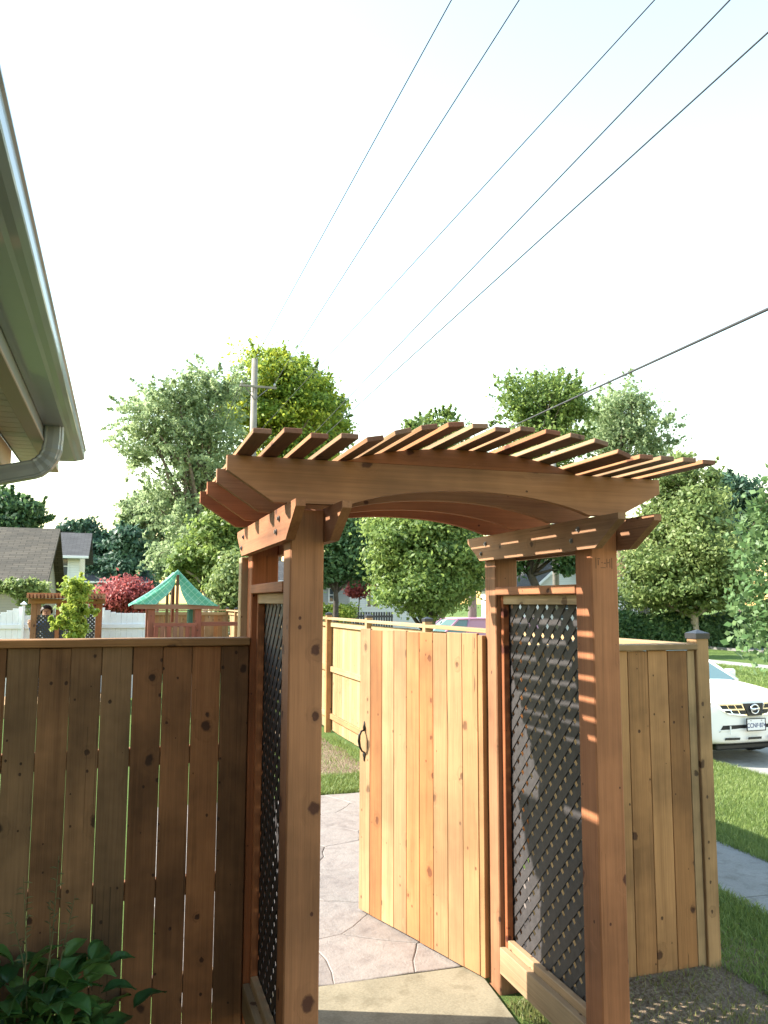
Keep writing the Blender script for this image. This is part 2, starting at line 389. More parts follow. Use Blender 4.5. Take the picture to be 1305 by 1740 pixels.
# ================================================================== the arbor
XL, XR, Y1, Y2 = .718, 2.115, 3.277, 4.275
arbor = thing('garden_arbor', 'reddish brown wooden garden arbor with arched rafters, slatted top and dark lattice sides', 'arbor', (1.416, 3.776, 0))
AW = lambda ax: wood('arbor', ax)
for X in (XL, XR):
    for Y in (Y1, Y2): mk('post', MB().cbox(X-.07, X+.07, Y-.07, Y+.07, -.05, 2.5, .006), AW('z'), arbor)
jamb = mk('jamb_post', MB().cbox(XL-.105, XL-.016, Y2+.072, Y2+.165, -.05, 2.36, .004), wood('pale', 'z'), arbor)
cap_outline = [(2.93, 2.505), (2.93, 2.478), (3.115, 2.365), (4.33, 2.365), (4.50, 2.478), (4.50, 2.505)]
BOLT = plain('galvanised_bolt', (.16, .15, .15), .5, .6)
for X in (XL-.07-.039, XL+.071, XR-.07-.039, XR+.071):
    c = mk('side_beam', MB().prism(cap_outline, 'x', X, X+.038), AW('y') if X != XR-.07-.039 else AW('y'), arbor)
    for (yb, zb) in ((Y1-.03, 2.46), (Y1+.03, 2.41), (Y2-.03, 2.46), (Y2+.03, 2.405)):
        if X in (XL-.07-.039, XR-.07-.039):
            m2 = MB(); m2.tube([(X-.002, yb, zb), (X-.005, yb, zb)], .013, 12); m2.tube([(X-.005, yb, zb), (X-.011, yb, zb)], .0075, 6)
            mk('bolt', m2, BOLT, c)
def raf_top(x): return 2.688
def raf_bot(x):
    if x < .56: return 2.51+(.56-x)/.185*.12
    if x > 2.131: return 2.51+(x-2.131)/.224*.112
    if .86 < x < 1.98:
        t = (x-1.42)/.56; return 2.51+.082*(math.sqrt(max(0, 1-(t*.8)**2))-.6)/.4 if abs(t) < 1 else 2.51
    return 2.51
def crown_top(x):
    t = (x-1.385)/.53
    return 2.69+.078*(math.sqrt(max(0, 1-(t*.8)**2))-.6)/.4 if abs(t) < 1 else 2.69
RAF = [.375, .56, .86]+[.86+1.12*k/28 for k in range(1, 28)]+[1.98, 2.131, 2.355]
for Y in (3.11, 3.455, 3.85, 4.2):
    top = [(x, 2.688) for x in RAF]; bot = [(x, raf_bot(x)) for x in RAF]; n = len(RAF)
    mb = MB(); v = [(x, Y, z) for x, z in top]+[(x, Y, z) for x, z in bot]; v += [(x, Y+.038, z) for x, _, z in v]
    f = []
    for i in range(n-1):
        f += [(i, i+1, n+i+1, n+i), (2*n+i, 3*n+i, 3*n+i+1, 2*n+i+1), (i, 2*n+i, 2*n+i+1, i+1), (n+i, n+i+1, 3*n+i+1, 3*n+i)]
    f += [(0, n, 3*n, 2*n), (n-1, 3*n-1, 4*n-1, 2*n-1)]
    mb.add(v, f); r = mk('rafter', mb, AW('x'), arbor)
    xs2 = [.855+1.06*k/24 for k in range(25)]; n = 25
    mb = MB(); v = [(x, Y+.002, max(crown_top(x), 2.692)) for x in xs2]+[(x, Y+.002, 2.6895) for x in xs2]; v += [(x, Y+.037, z) for x, _, z in v]; f = []
    for i in range(n-1):
        f += [(i, i+1, n+i+1, n+i), (2*n+i, 3*n+i, 3*n+i+1, 2*n+i+1), (i, 2*n+i, 2*n+i+1, i+1), (n+i, n+i+1, 3*n+i+1, 3*n+i)]
    f += [(0, n, 3*n, 2*n), (n-1, 3*n-1, 4*n-1, 2*n-1)]
    mb.add(v, f); mk('crown_piece', mb, AW('x'), r)
slat_x = [.41, .509, .615, .717, .824, .915, 1.012, 1.112, 1.224, 1.338, 1.423, 1.529, 1.63, 1.732, 1.855, 1.95, 2.05, 2.157, 2.266]
slat_y = [2.70, 2.66, 2.715, 2.685, 2.72, 2.675, 2.665, 2.655, 2.69, 2.735, 2.695, 2.69, 2.68, 2.675, 2.705, 2.69, 2.69, 2.69, 2.705]
for i, x in enumerate(slat_x):
    z0 = max(crown_top(x+.004), crown_top(x+.06)) + .0012; dx = crown_top(x+.06)-crown_top(x+.004)
    xm = x+.032; M = Matrix.Translation((xm, 0, z0)) @ Matrix.Rotation(-math.atan2(dx, .056)*.9, 4, 'Y') @ Matrix.Translation((-xm, 0, 0))
    zc = (crown_top(x+.004)+crown_top(x+.06))/2+.0025
    M = Matrix.Translation((xm, 0, zc)) @ Matrix.Rotation(-math.atan2(dx, .056), 4, 'Y')
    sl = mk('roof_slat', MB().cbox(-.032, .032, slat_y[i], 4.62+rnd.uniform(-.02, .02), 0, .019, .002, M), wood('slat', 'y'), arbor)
    sl.data.materials.append(wood('gate', 'y'))          # sunlit look painted in: lighter wood on the side faces of darker slats
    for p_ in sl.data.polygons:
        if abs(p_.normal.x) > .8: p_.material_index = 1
LAT = plain('charcoal_lattice', (.046, .042, .043), .6, 0, 30, .25, .15, 0, .25)
def lattice(parent, x, y0, y1, z0, z1, pitch=.099, wdt=.0435, mat=LAT, name='lattice_strip', axis='x', th=.004):
    hwd = wdt/2*math.sqrt(2)
    for d in (1, -1):
        for k in range(-60, 120):
            c = k*pitch
            # strip: |(z-z0) - d*(y-y0) - c| < hwd
            poly = [(y0, z0), (y1, z0), (y1, z1), (y0, z1)]
            s2 = math.sqrt(2)
            poly = clip(poly, -d/s2, 1/s2, ((z0-d*y0)+c+hwd)/s2)
            if poly: poly = clip(poly, d/s2, -1/s2, (-(z0-d*y0)-c+hwd)/s2)
            if len(poly) < 3: continue
            ar = abs(sum(poly[i][0]*poly[(i+1) % len(poly)][1]-poly[(i+1) % len(poly)][0]*poly[i][1] for i in range(len(poly))))/2
            if ar < .0006: continue
            a = x+(th+.0006 if d > 0 else 0)
            mk(name, MB().prism(poly, axis, a, a+th), mat, parent)
PAN = lambda ax: wood('pale', ax)
for X in (XL, XR):
    xf = X-.07; ya, yb = Y1+.0705, Y2-.0705
    pn = mk('lattice_panel', MB().cbox(xf-.004, xf+.105, ya, yb, 2.163, 2.208, .003), AW('y'), arbor)
    mk('stile', MB().cbox(xf+.03, xf+.066, yb-.036, yb-.0005, .252, 2.162, .003), AW('z'), pn)
    mk('stile', MB().cbox(xf+.03, xf+.066, ya+.0005, ya+.036, .252, 2.162, .003), AW('z'), pn)
    mk('top_rail', MB().cbox(xf+.03, xf+.066, ya+.0365, yb-.0365, 2.112, 2.162, .003), PAN('y'), pn)
    mk('bottom_rail', MB().cbox(xf-.002, xf+.036, ya, yb, .115, .2515, .003), PAN('y'), pn)
    mk('bottom_trim', MB().cbox(xf+.03, xf+.066, ya+.0365, yb-.0365, .2525, .295, .003), PAN('y'), pn)
    lattice(pn, xf+.0675, ya+.003, yb-.003, .262, 2.155)
# faint grade stamp inked on the near right post
INK = plain('faded_ink', (.16, .075, .04), .9)
st = MB(); a0 = aty(1012, 966, Y1-.07); a1 = aty(1040, 948, Y1-.07)
def stroke(u0, t0, u1, t1):
    x0, x1 = sorted((a0.x+(a1.x-a0.x)*u0, a0.x+(a1.x-a0.x)*u1)); z0, z1 = sorted((a0.z+(a1.z-a0.z)*t0, a0.z+(a1.z-a0.z)*t1))
    st.box(x0, x1, Y1-.0708, Y1-.0701, z0, z1)
for s_ in ((0, 0, .05, 1), (.12, .85, .28, .95), (.14, .3, .2, .8), (.34, .5, .44, .58), (.5, .45, .62, .55), (.66, .1, .7, .9), (.72, .5, .82, .6), (.84, .1, .88, .9), (.95, 0, 1, 1), (.3, .05, .6, .12)): stroke(*s_)
mk('grade_stamp', st, INK, arbor)

# ================================================================== the gate
ang = math.atan2(5.546-4.374, 1.646-2.018)
gate = thing('garden_gate', 'honey coloured board gate standing open inside the arbor, with black pull handle', 'gate', (2.018, 4.374, .03)); gate.rotation_euler = (0, 0, ang)
xg = .0; GW = wood('gate', 'z'); bw = [.136, .139, .136, .138, .135, .137, .136, .138, .128]
for k, wd in enumerate(bw):
    mk('board', MB().cbox(xg, xg+wd-.003, 0, .019, .01+rnd.uniform(0, .006), 1.905+rnd.uniform(-.006, .006), .002), GW, gate, local=True); xg += wd
for z in (.22, .93, 1.63): mk('gate_rail', MB().cbox(.001, 1.218, -.0395, -.0005, z, z+.088, .003), wood('gate', 'x'), gate, local=True)
mk('hinge_stile', MB().cbox(-.045, -.0025, -.045, .017, .01, 1.90, .003), wood('right', 'z'), gate, local=True)
IRON = plain('black_iron', (.018, .016, .015), .42, .3)
hd = MB()   # pull handle with leaf-shaped plates
hx = 1.16
def plate(zc, sgn):
    pr = [(0, .0), (.011, .006), (.016, .018), (.013, .030), (.006, .042), (.007, .052), (0, .066)]
    out = [(hx+a, zc+sgn*b2) for a, b2 in pr]+[(hx-a, zc+sgn*b2) for a, b2 in pr[-2:0:-1]]
    hd.prism(out, 'y', .0195, .0245)
plate(1.205, 1); plate(1.065, -1)
hd.tube([(hx, .021, 1.21), (hx, .045, 1.205), (hx, .062, 1.18), (hx, .066, 1.14), (hx, .058, 1.10), (hx, .04, 1.07), (hx, .022, 1.06)], [.006, .007, .009, .0105, .0085, .006, .005], 8)
mk('pull_handle', hd, IRON, gate, True, local=True)
for z in (.26, 1.67): mk('hinge', MB().cbox(-.075, .07, -.0475, -.0455, z-.03, z+.03, .001).tube([(-.05, -.052, z-.035), (-.05, -.052, z+.035)], .007, 8), IRON, gate, local=True)

# ================================================================== fences
def shared(name, me, loc, parent, mat=None, rot=None):
    o = link(name, me, mat, parent); o.location = loc
    if rot: o.rotation_euler = rot
    return o
# -- shaded fence joining the house to the arbor
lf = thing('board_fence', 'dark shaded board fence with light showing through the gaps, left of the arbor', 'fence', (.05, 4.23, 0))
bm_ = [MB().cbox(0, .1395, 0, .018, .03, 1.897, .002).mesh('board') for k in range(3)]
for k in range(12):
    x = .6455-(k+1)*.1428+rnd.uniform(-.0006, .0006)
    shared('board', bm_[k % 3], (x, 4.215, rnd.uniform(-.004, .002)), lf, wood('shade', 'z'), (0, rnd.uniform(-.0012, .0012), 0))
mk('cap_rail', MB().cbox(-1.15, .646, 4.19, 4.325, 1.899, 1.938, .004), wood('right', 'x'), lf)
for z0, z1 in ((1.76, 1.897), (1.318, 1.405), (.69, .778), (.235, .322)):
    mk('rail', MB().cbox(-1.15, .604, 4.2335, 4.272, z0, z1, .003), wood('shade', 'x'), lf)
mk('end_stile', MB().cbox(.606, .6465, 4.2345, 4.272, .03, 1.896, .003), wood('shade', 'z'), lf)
# -- short fence from arbor to the corner post
rf = thing('side_fence', 'short tan board fence between the arbor and the black capped corner post', 'fence', (2.8, 4.12, 0))
rb = [.10, .139, .139, .139, .145, .139, .139, .139, .0575]; x = 2.19
for k, wd in enumerate(rb):
    mk('board', MB().cbox(x, x+wd-.004, 4.112, 4.130, .03, 1.840+rnd.uniform(-.003, .003), .002), wood('right', 'z'), rf); x += wd
XC = 3.335
mk('cap_rail', MB().cbox(2.187, XC-.0, 4.09, 4.225, 1.842, 1.878, .004), wood('right', 'x'), rf)
for z in (.25, 1.0, 1.72): mk('rail', MB().cbox(2.187, 3.2, 4.131, 4.168, z, z+.088, .003), wood('right', 'x'), rf)
cpost = mk('corner_post', MB().cbox(XC-.008, XC+.082, 4.095, 4.185, -.05, 1.93, .004), wood('right', 'z'), rf)
BLK = plain('black_cap', (.025, .025, .03), .4, 0, 8, .3)
def post_cap(x0, x1, y0, y1, z, parent, h=.03, p=.02):
    mb = MB(); e = .006
    mb.box(x0-e, x1+e, y0-e, y1+e, z-.025, z+.008)
    cx, cy = (x0+x1)/2, (y0+y1)/2
    mb.add([(x0-e, y0-e, z+.0082), (x1+e, y0-e, z+.0082), (x1+e, y1+e, z+.0082), (x0-e, y1+e, z+.0082), (cx, cy, z+h)], [(0, 1, 4), (1, 2, 4), (2, 3, 4), (3, 0, 4)])
    return mk('post_cap', mb, BLK, parent)
post_cap(XC-.008, XC+.082, 4.095, 4.185, 1.932, cpost)
# -- long sunny fence along the yard
bf = thing('yard_fence', 'long sunlit yellow board fence running along the yard behind the open gate', 'fence', (3.38, 15, 0))
me_b = MB().cbox(0, .018, 0, .1395, .03, 1.80, .002).mesh('board'); me_b.materials.append(wood('back', 'z'))
YE = 26.6
k = 0; y = 4.26
while y < YE-.14: shared('board', me_b, (XC+.058, y, rnd.uniform(-.004, .004)), bf); y += .1425
posts = [6.35, 8.62, 10.9, 13.18, 15.46, 17.74, 20.02, 22.3, 24.55, YE]
me_p = MB().cbox(-.045, .045, -.045, .045, -.05, 1.93, .004).mesh('fence_post'); me_p.materials.append(wood('right', 'z'))
prev = 4.19
me_c = {}
for py in posts:
    p_ = shared('fence_post', me_p, (XC, py, 0), bf)
    cpm = post_cap(XC-.045, XC+.045, py-.045, py+.045, 1.932, bf)
    L = py-prev
    for nm, (x0, x1, z0, z1), wk in (('cap_rail', (-.046, .088, 1.836, 1.873), 'back'), ('top_rail', (.018, .056, 1.72, 1.8), 'back'), ('rail', (.018, .056, .985, 1.07), 'back'), ('rail', (.018, .056, .22, .305), 'back')):
        a, b2 = (prev+.046, py-.046)
        mk(nm, MB().cbox(XC+x0, XC+x1, a, b2, z0, z1, .003), wood(wk, 'y'), bf)
    prev = py
# -- far end of the yard fence
ef = thing('end_fence', 'orange brown board fence across the far end of the yard behind the playset', 'fence', (1.5, YE, 0))
me_e = MB().cbox(0, .139, 0, .018, .03, 1.80, .002).mesh('board'); me_e.materials.append(wood('gate', 'z'))
x = 3.24
while x > .6: shared('board', me_e, (x-.05, YE, 0), ef); x -= .142
for z0, z1, yy in ((1.84, 1.88, -.05), (1.70, 1.80, -.04)): mk('cap_rail' if z0 > 1.8 else 'rail', MB().cbox(.55, 3.29, YE+yy, YE-.001 if z0 < 1.8 else YE+.09, z0, z1, .003), wood('back', 'x'), ef)

# ================================================================== own house: eave, gutter, downspout
hs_ = thing('house_eave', 'grey house eave with shiny metal gutter, ribbed soffit and elbowed downspout', 'house', (-1.5, 1.5, 0))
GUT = plain('glossy_gutter_paint', (.20, .245, .285), .34, 0, 2.0, .08, 0, .35, .5)
def soffit_mat():
    m, n, l, b = newmat('grey_soffit')
    tc = n.new('ShaderNodeTexCoord'); t = noise_node(n, l, tc.outputs['Object'], 40, 4)
    l.new(ramp(n, l, t.outputs[0], [(.3, (.30, .285, .25)), (.7, (.40, .385, .34))]), b.inputs['Base Color']); setin(b, 'Roughness', .5); return m
SOF = soffit_mat()
YA, YB = -4.0, 5.04
mk('wall', MB().box(-6.5, -1.05, YA, 4.3, 0, 2.9), plain('tan_siding', (.42, .34, .25), .6, 0, 3, .12), hs_)
mk('porch_beam', MB().cbox(-.70, -.552, YA, 4.42, 2.76, 2.886, .004), plain('tan_trim', (.36, .29, .21), .6, 0, 3, .12), hs_)
mk('porch_ceiling', MB().box(-1.05, -.71, YA, 4.42, 2.80, 2.885), SOF, hs_)
mb = MB(); slope = .36
mb.add([(-.30, YA, 3.00), (-.30, YB, 3.00), (-5, YB, 3.0+4.7*slope), (-5, YA, 3.0+4.7*slope), (-.30, YA, 2.965), (-.30, YB, 2.965), (-5, YB, 2.94+4.7*slope), (-5, YA, 2.94+4.7*slope)],
       [(0, 1, 2, 3), (4, 7, 6, 5), (0, 4, 5, 1), (1, 5, 6, 2), (2, 6, 7, 3), (3, 7, 4, 0)])
mk('roof', mb, plain('grey_shingle', (.13, .13, .13), .9, 0, 20, .35, .3), hs_)
mk('fascia', MB().box(-.395, -.374, YA, YB-.01, 2.885, 2.985), GUT, hs_)
mk('fascia_trim', MB().cbox(-.43, -.368, YA, YB-.03, 2.868, 2.8835, .003), plain('brown_trim', (.25, .21, .17), .5), hs_)
y = YB-.05; me_s = MB().box(-.545, -.433, 0, .098, 2.887, 2.892).mesh('soffit_slat'); me_s.materials.append(SOF)
mk('soffit', MB().box(-.56, -.432, YA, YB-.04, 2.8935, 2.90), plain('soffit_dark', (.08, .08, .075), .7), hs_)
while y > .3:
    y -= .104; shared('soffit_slat', me_s, (0, y, 0), hs_)
# K-style gutter: profile swept along the eave
prof = [(-.372, 3.012), (-.372, 2.942), (-.284, 2.944), (-.272, 2.949), (-.252, 2.952), (-.235, 2.959), (-.2325, 2.964), (-.231, 3.006), (-.225, 3.010), (-.225, 3.018), (-.234, 3.018)]
mb = MB(); n = len(prof)
mb.add([(x, YA, z) for x, z in prof]+[(x, YB, z) for x, z in prof], [(i, i+1, n+i+1, n+i) for i in range(n-1)]+[tuple(range(n)), tuple(range(2*n-1, n-1, -1))])
gut = mk('gutter', mb, GUT, hs_)
DSP = plain('grey_downspout', (.22, .24, .255), .35, .3, 5, .1)
# downspout: rectangular corrugated tube drop + elbow + run to the wall
YD = 4.06
path = [(-.328, YD, 2.945), (-.328, YD, 2.88), (-.331, YD, 2.855)]
for k in range(1, 9):
    t = k/8*math.radians(66); path.append((-.331-.13*(1-math.cos(t)), YD+.0, 2.855-.13*math.sin(t)))
path.append((path[-1][0]-.4, YD+.0, path[-1][2]-.10))
mb = MB(); rings = []
for i, p_ in enumerate(path):
    a = Vector(path[max(i-1, 0)]); b2 = Vector(path[min(i+1, len(path)-1)]); t = (b2-a).normalized(); u = Vector((0, 1, 0)); q = t.cross(u)
    s_ = 1+(.05 if (2 < i < 11 and i % 2) else 0)
    ring = []
    for k in range(24):
        th = 2*math.pi*k/24; cx = math.copysign(abs(math.cos(th))**.35, math.cos(th)); cy = math.copysign(abs(math.sin(th))**.35, math.sin(th))
        rib = 1-.06*(k % 3 == 1)
        ring.append(Vector(p_)+u*(.034*cx*s_*rib)+q*(.044*cy*s_*rib))
    rings.append(ring)
v = [p_ for rr in rings for p_ in rr]
mb.add(v, [(i*24+k, i*24+(k+1) % 24, (i+1)*24+(k+1) % 24, (i+1)*24+k) for i in range(len(rings)-1) for k in range(24)])
mk('downspout', mb, DSP, hs_, False)

# ================================================================== foliage
def leaf_mesh(name, C, N, size, rs, shape='rhomb', droop=0.0, elong=1.7):
    """many small leaf faces; C centres (n,3), N outward directions (n,3)"""
    n = len(C); g = np.random.default_rng(rs)
    d = N*.7+g.normal(0, .75, (n, 3)); d[:, 2] += .25
    d /= np.linalg.norm(d, axis=1)[:, None]
    a = g.normal(0, 1, (n, 3)); a[:, 2] -= droop; a -= d*(a*d).sum(1)[:, None]; a /= np.linalg.norm(a, axis=1)[:, None]
    b2 = np.cross(d, a); s = size*g.uniform(.6, 1.35, n)[:, None]
    v = np.empty((n, 4, 3)); v[:, 0] = C-a*s*elong/2; v[:, 1] = C+b2*s*.45+d*s*.1; v[:, 2] = C+a*s*elong/2; v[:, 3] = C-b2*s*.45+d*s*.1
    me = bpy.data.meshes.new(name); me.vertices.add(n*4); me.loops.add(n*4); me.polygons.add(n)
    me.vertices.foreach_set('co', v.reshape(-1).astype(np.float32)); me.loops.foreach_set('vertex_index', np.arange(n*4, dtype=np.int32))
    me.polygons.foreach_set('loop_start', np.arange(0, n*4, 4, dtype=np.int32)); me.polygons.foreach_set('loop_total', np.full(n, 4, np.int32))
    return me
def set_tint(me, t, per):
    at = me.attributes.new('tint', 'FLOAT', 'POINT'); at.data.foreach_set('value', np.repeat(t, per).astype(np.float32)); me.update(); me.validate()
def make_tree(name, label, base, blobs, n_leaf, leaf, mat, bark, r_trunk, seed, clumps=60, spread=.2, cat='tree', group=None, lean=(0, 0), limbs=16, droop=0, shell=.5, elong=1.7, fork=None, sprays=90, spray_len=.5, n_spray=34):
    """blobs: crown ellipsoids (centre, radii) in world metres"""
    g = np.random.default_rng(seed); base = Vector(base)
    t = thing(name, label, cat, base, group)
    vol = np.array([b2[1][0]*b2[1][1]*b2[1][2] for b2 in blobs])**.75; vol /= vol.sum()
    C = []; N = []; T = []; cc = []
    for (c, r), wgt in zip(blobs, vol):
        nc = max(4, int(1.5*clumps*wgt)); c = np.array(c); r = np.array(r)
        for _ in range(nc):
            d = g.normal(0, 1, 3); d /= np.linalg.norm(d); nv = noise.noise(Vector(d*1.9)+Vector((seed*3.1, 0, 0))); rad = g.uniform(shell, 1.0)*(.94+.5*nv)+(.16 if g.random() < .14 else 0)
            p_ = c+d*r*rad; cc.append((p_, d, r))
            m = max(3, int(1.7*n_leaf*wgt/nc*g.uniform(.4, 1.7)))
            sg = np.mean(r)*spread*g.uniform(.6, 1.3)
            q = p_+g.normal(0, 1, (m, 3))*sg*np.array([1.15, 1.15, .7]); 
            C.append(q); N.append(np.tile(d, (m, 1))*.5+(q-p_)/max(sg, 1e-3)*.4); T.append(np.clip(g.uniform(.15, .85)+g.normal(0, .16, m), 0, 1))
    twigs = []; mean_r = np.mean([np.mean(r) for c, r in blobs])
    for k in range(sprays):
        c, r = blobs[g.integers(len(blobs))]; c = np.array(c); r = np.array(r); d = g.normal(0, 1, 3); d[2] = d[2]*.7+.25; d /= np.linalg.norm(d)
        p0 = c+d*r*g.uniform(.55, .9); dr = d*.8+g.normal(0, .35, 3)+np.array([0, 0, .35]); dr /= np.linalg.norm(dr); L_ = mean_r*spray_len*g.uniform(.5, 1.2)
        m = int(n_spray*g.uniform(.6, 1.4)); u_ = g.uniform(0, 1, m)**.8
        sag = np.array([0, 0, -droop*.5*L_]); q = p0+np.outer(u_, dr*L_)+np.outer(u_**2, sag)+g.normal(0, 1, (m, 3))*(L_*.10*(1.15-u_))[:, None]
        C.append(q); N.append(np.tile(d, (m, 1))*.6); T.append(np.clip(g.uniform(.3, .95)+g.normal(0, .14, m), 0, 1)); twigs.append((p0, dr, L_, sag))
    C = np.concatenate(C); N = np.concatenate(N); T = np.concatenate(T)
    me = leaf_mesh('crown', C, N, leaf*.74, seed, droop=droop, elong=elong); set_tint(me, T, 4)
    link('crown', me, mat, t)
    # trunk and limbs
    mb = MB(); zt = max(c[2] for c, r in blobs); top = Vector(blobs[0][0]); top.z = base.z+(zt-base.z)*1.0
    z0 = min(c[2]-r[2]*.75 for c, r in blobs); f0 = fork if fork is not None else max(.6, z0-base.z)
    pts = []; K = 7
    for k in range(K+1):
        u = k/K; p_ = base.lerp(Vector((top.x, top.y, top.z)), u); wv = .12*r_trunk*6
        p_ += Vector((g.normal(0, wv), g.normal(0, wv), 0))*(.6 if 0 < k else 0); pts.append(p_)
    pts[0].z -= .15
    mb.tube(pts, [r_trunk*(1.25 if k == 0 else 1)*(1-.82*k/K) for k in range(K+1)], 10)
    order = g.permutation(len(cc))[:limbs]
    for i in order:
        e = Vector(cc[i][0]); h = max(f0, min((e.z-base.z)*g.uniform(.35, .7), top.z-base.z)); u = h/max(.1, top.z-base.z); u = min(u, .95)
        kk = min(int(u*K), K-1); s0 = pts[kk].lerp(pts[kk+1], u*K-kk); mid = s0.lerp(e, .5)+Vector((g.normal(0, .1), g.normal(0, .1), .12))*(e-s0).length*.5
        r0 = r_trunk*(1-.82*u)*.55
        mb.tube([s0, s0.lerp(mid, .55), mid, mid.lerp(e, .6), e], [r0, r0*.75, r0*.55, r0*.35, r0*.12], 6)
    for p0, dr, L_, sag in twigs[:40]:
        a = Vector(p0); mb.tube([a-Vector(dr)*L_*.3, a+Vector(dr*L_*.5+sag*.25), a+Vector(dr*L_*.95+sag*.9)], [r_trunk*.07, r_trunk*.045, r_trunk*.015], 4)
    mk('trunk', mb, bark, t, True)
    return t
def blob(px, py, D, rx, ry, depth=None):
    """crown ellipsoid from a place in the picture at horizontal distance D"""
    c = atd(px, py, D); s = D/F_PX*1.03
    a = rx*s; return ((c.x, c.y, c.z), (a, (depth if depth else a), ry*s))
BARK = plain('grey_brown_bark', (.16, .125, .095), .95, 0, 9, .4, .8)
BARKD = plain('dark_bark', (.06, .05, .042), .95, 0, 9, .4, .8)
BARKP = plain('pale_bark', (.30, .26, .21), .95, 0, 9, .35, .8)
L_AIRY = leafmat('silver_green_leaf', (.10, .15, .07), (.23, .31, .15), (.40, .48, .26), .5)
L_MID = leafmat('mid_green_leaf', (.045, .09, .022), (.13, .205, .05), (.28, .36, .10), .47)
L_YEL = leafmat('yellow_green_leaf', (0.058, 0.130, 0.021), (0.156, 0.260, 0.039), (0.442, 0.468, 0.058), 0.50)
L_DARK = leafmat('dark_green_leaf', (0.021, 0.057, 0.023), (0.055, 0.118, 0.044), (0.118, 0.203, 0.075), 0.37)
L_SPR = leafmat('blue_green_leaf', (0.021, 0.057, 0.038), (0.051, 0.111, 0.068), (0.101, 0.186, 0.111), 0.32)
L_PEAR = leafmat('olive_green_leaf', (.06, .105, .03), (.15, .215, .065), (.29, .35, .13), .45)
L_RED = leafmat('crimson_leaf', (0.085, 0.023, 0.027), (0.254, 0.055, 0.057), (0.507, 0.144, 0.127), 0.42)
L_LIME = leafmat('lime_green_leaf', (.08, .15, .025), (.21, .31, .05), (.42, .46, .09), .45)
def gbase(px, D):
    p_ = atd(px, 1030, D); return (p_.x, p_.y, gz(p_.x))
# left group
make_tree('silver_maple', 'tall airy silver green tree with feathery outer sprays behind the playset', gbase(356, 40),
    [blob(345, 770, 40, 62, 80), blob(265, 715, 40, 48, 45), blob(300, 850, 40, 50, 55), blob(372, 665, 40, 34, 38), blob(240, 770, 40, 28, 24), blob(320, 690, 40, 42, 36), blob(325, 920, 39, 46, 60)],
    9500, .14, L_AIRY, BARK, .34, 11, 110, .20, limbs=60, droop=.5, shell=.2, sprays=420, spray_len=1.15, n_spray=48, elong=2.2)
make_tree('sugar_maple', 'rounded maple with yellowing leaves behind the tall utility pole', gbase(480, 47),
    [blob(468, 680, 47, 75, 80), blob(525, 690, 47, 58, 62), blob(420, 700, 46, 45, 60), blob(460, 625, 47, 35, 32), blob(490, 790, 47, 85, 60)],
    24000, .20, L_YEL, BARK, .4, 12, 130, .19, limbs=30, shell=.35, sprays=170, spray_len=.45)
make_tree('dark_maple', 'dark green tree rising at the shaded side of the yellowing maple', gbase(540, 52),
    [blob(545, 715, 52, 42, 55), blob(520, 660, 52, 40, 45), blob(560, 740, 52, 30, 40), blob(530, 820, 52, 60, 60)],
    15000, .24, L_MID, BARK, .35, 13, 90, .2, limbs=20)
make_tree('ivy_covered_tree', 'dark leafy tree with thick pale trunk standing right behind the green canopy', gbase(361, 33),
    [blob(372, 930, 33, 45, 60), blob(330, 960, 33.5, 32, 50), blob(400, 985, 32, 32, 45), blob(395, 880, 33, 40, 40)],
    15000, .17, L_MID, BARKP, .33, 14, 90, .2, limbs=18, shell=.5, fork=1.5)
make_tree('yard_shrub_tree', 'bright green leafy shrub tree growing over the yard fence beside the arbor', gbase(402, 30),
    [blob(402, 990, 30, 30, 48), blob(388, 1020, 30, 24, 25)], 6000, .13, L_PEAR, BARK, .1, 15, 40, .25)
make_tree('slender_birch', 'slender pale green tree with a thin bare trunk among the far poles', gbase(268, 75),
    [blob(245, 870, 75, 38, 32), blob(285, 905, 76, 34, 55), blob(225, 890, 75, 20, 20), blob(262, 950, 75, 38, 45)],
    8000, .32, L_AIRY, BARKP, .22, 16, 70, .2, limbs=26, shell=.3)
make_tree('dark_spruce_grove_tree', 'broad dark blue green tree behind the white house', gbase(140, 66),
    [blob(135, 920, 66, 32, 32), blob(170, 945, 66, 36, 38), blob(125, 960, 66, 30, 35)], 12000, .3, L_SPR, BARKD, .3, 17, 80, .2)
make_tree('dark_spruce_tree', 'dark blue green conifer beside the crimson maple', gbase(215, 60),
    [blob(212, 935, 60, 24, 40), blob(215, 985, 60, 40, 40), blob(185, 990, 60, 38, 34)], 12000, .28, L_SPR, BARKD, .3, 18, 80, .2)
make_tree('background_oak', 'dark green tree rising behind the ridge of the grey shingled house', gbase(20, 48),
    [blob(10, 875, 48, 42, 38), blob(45, 885, 48, 32, 26), blob(-35, 880, 48, 45, 45)], 11000, .24, L_DARK, BARKD, .3, 19, 70, .2)
make_tree('japanese_maple', 'low crimson leaved ornamental maple beside the white fence', gbase(212, 24),
    [blob(210, 1012, 24, 46, 24), blob(190, 1020, 24, 26, 20), blob(236, 1018, 24, 28, 20)], 9000, .085, L_RED, BARKD, .07, 20, 60, .22, droop=.5, limbs=26, fork=.5)
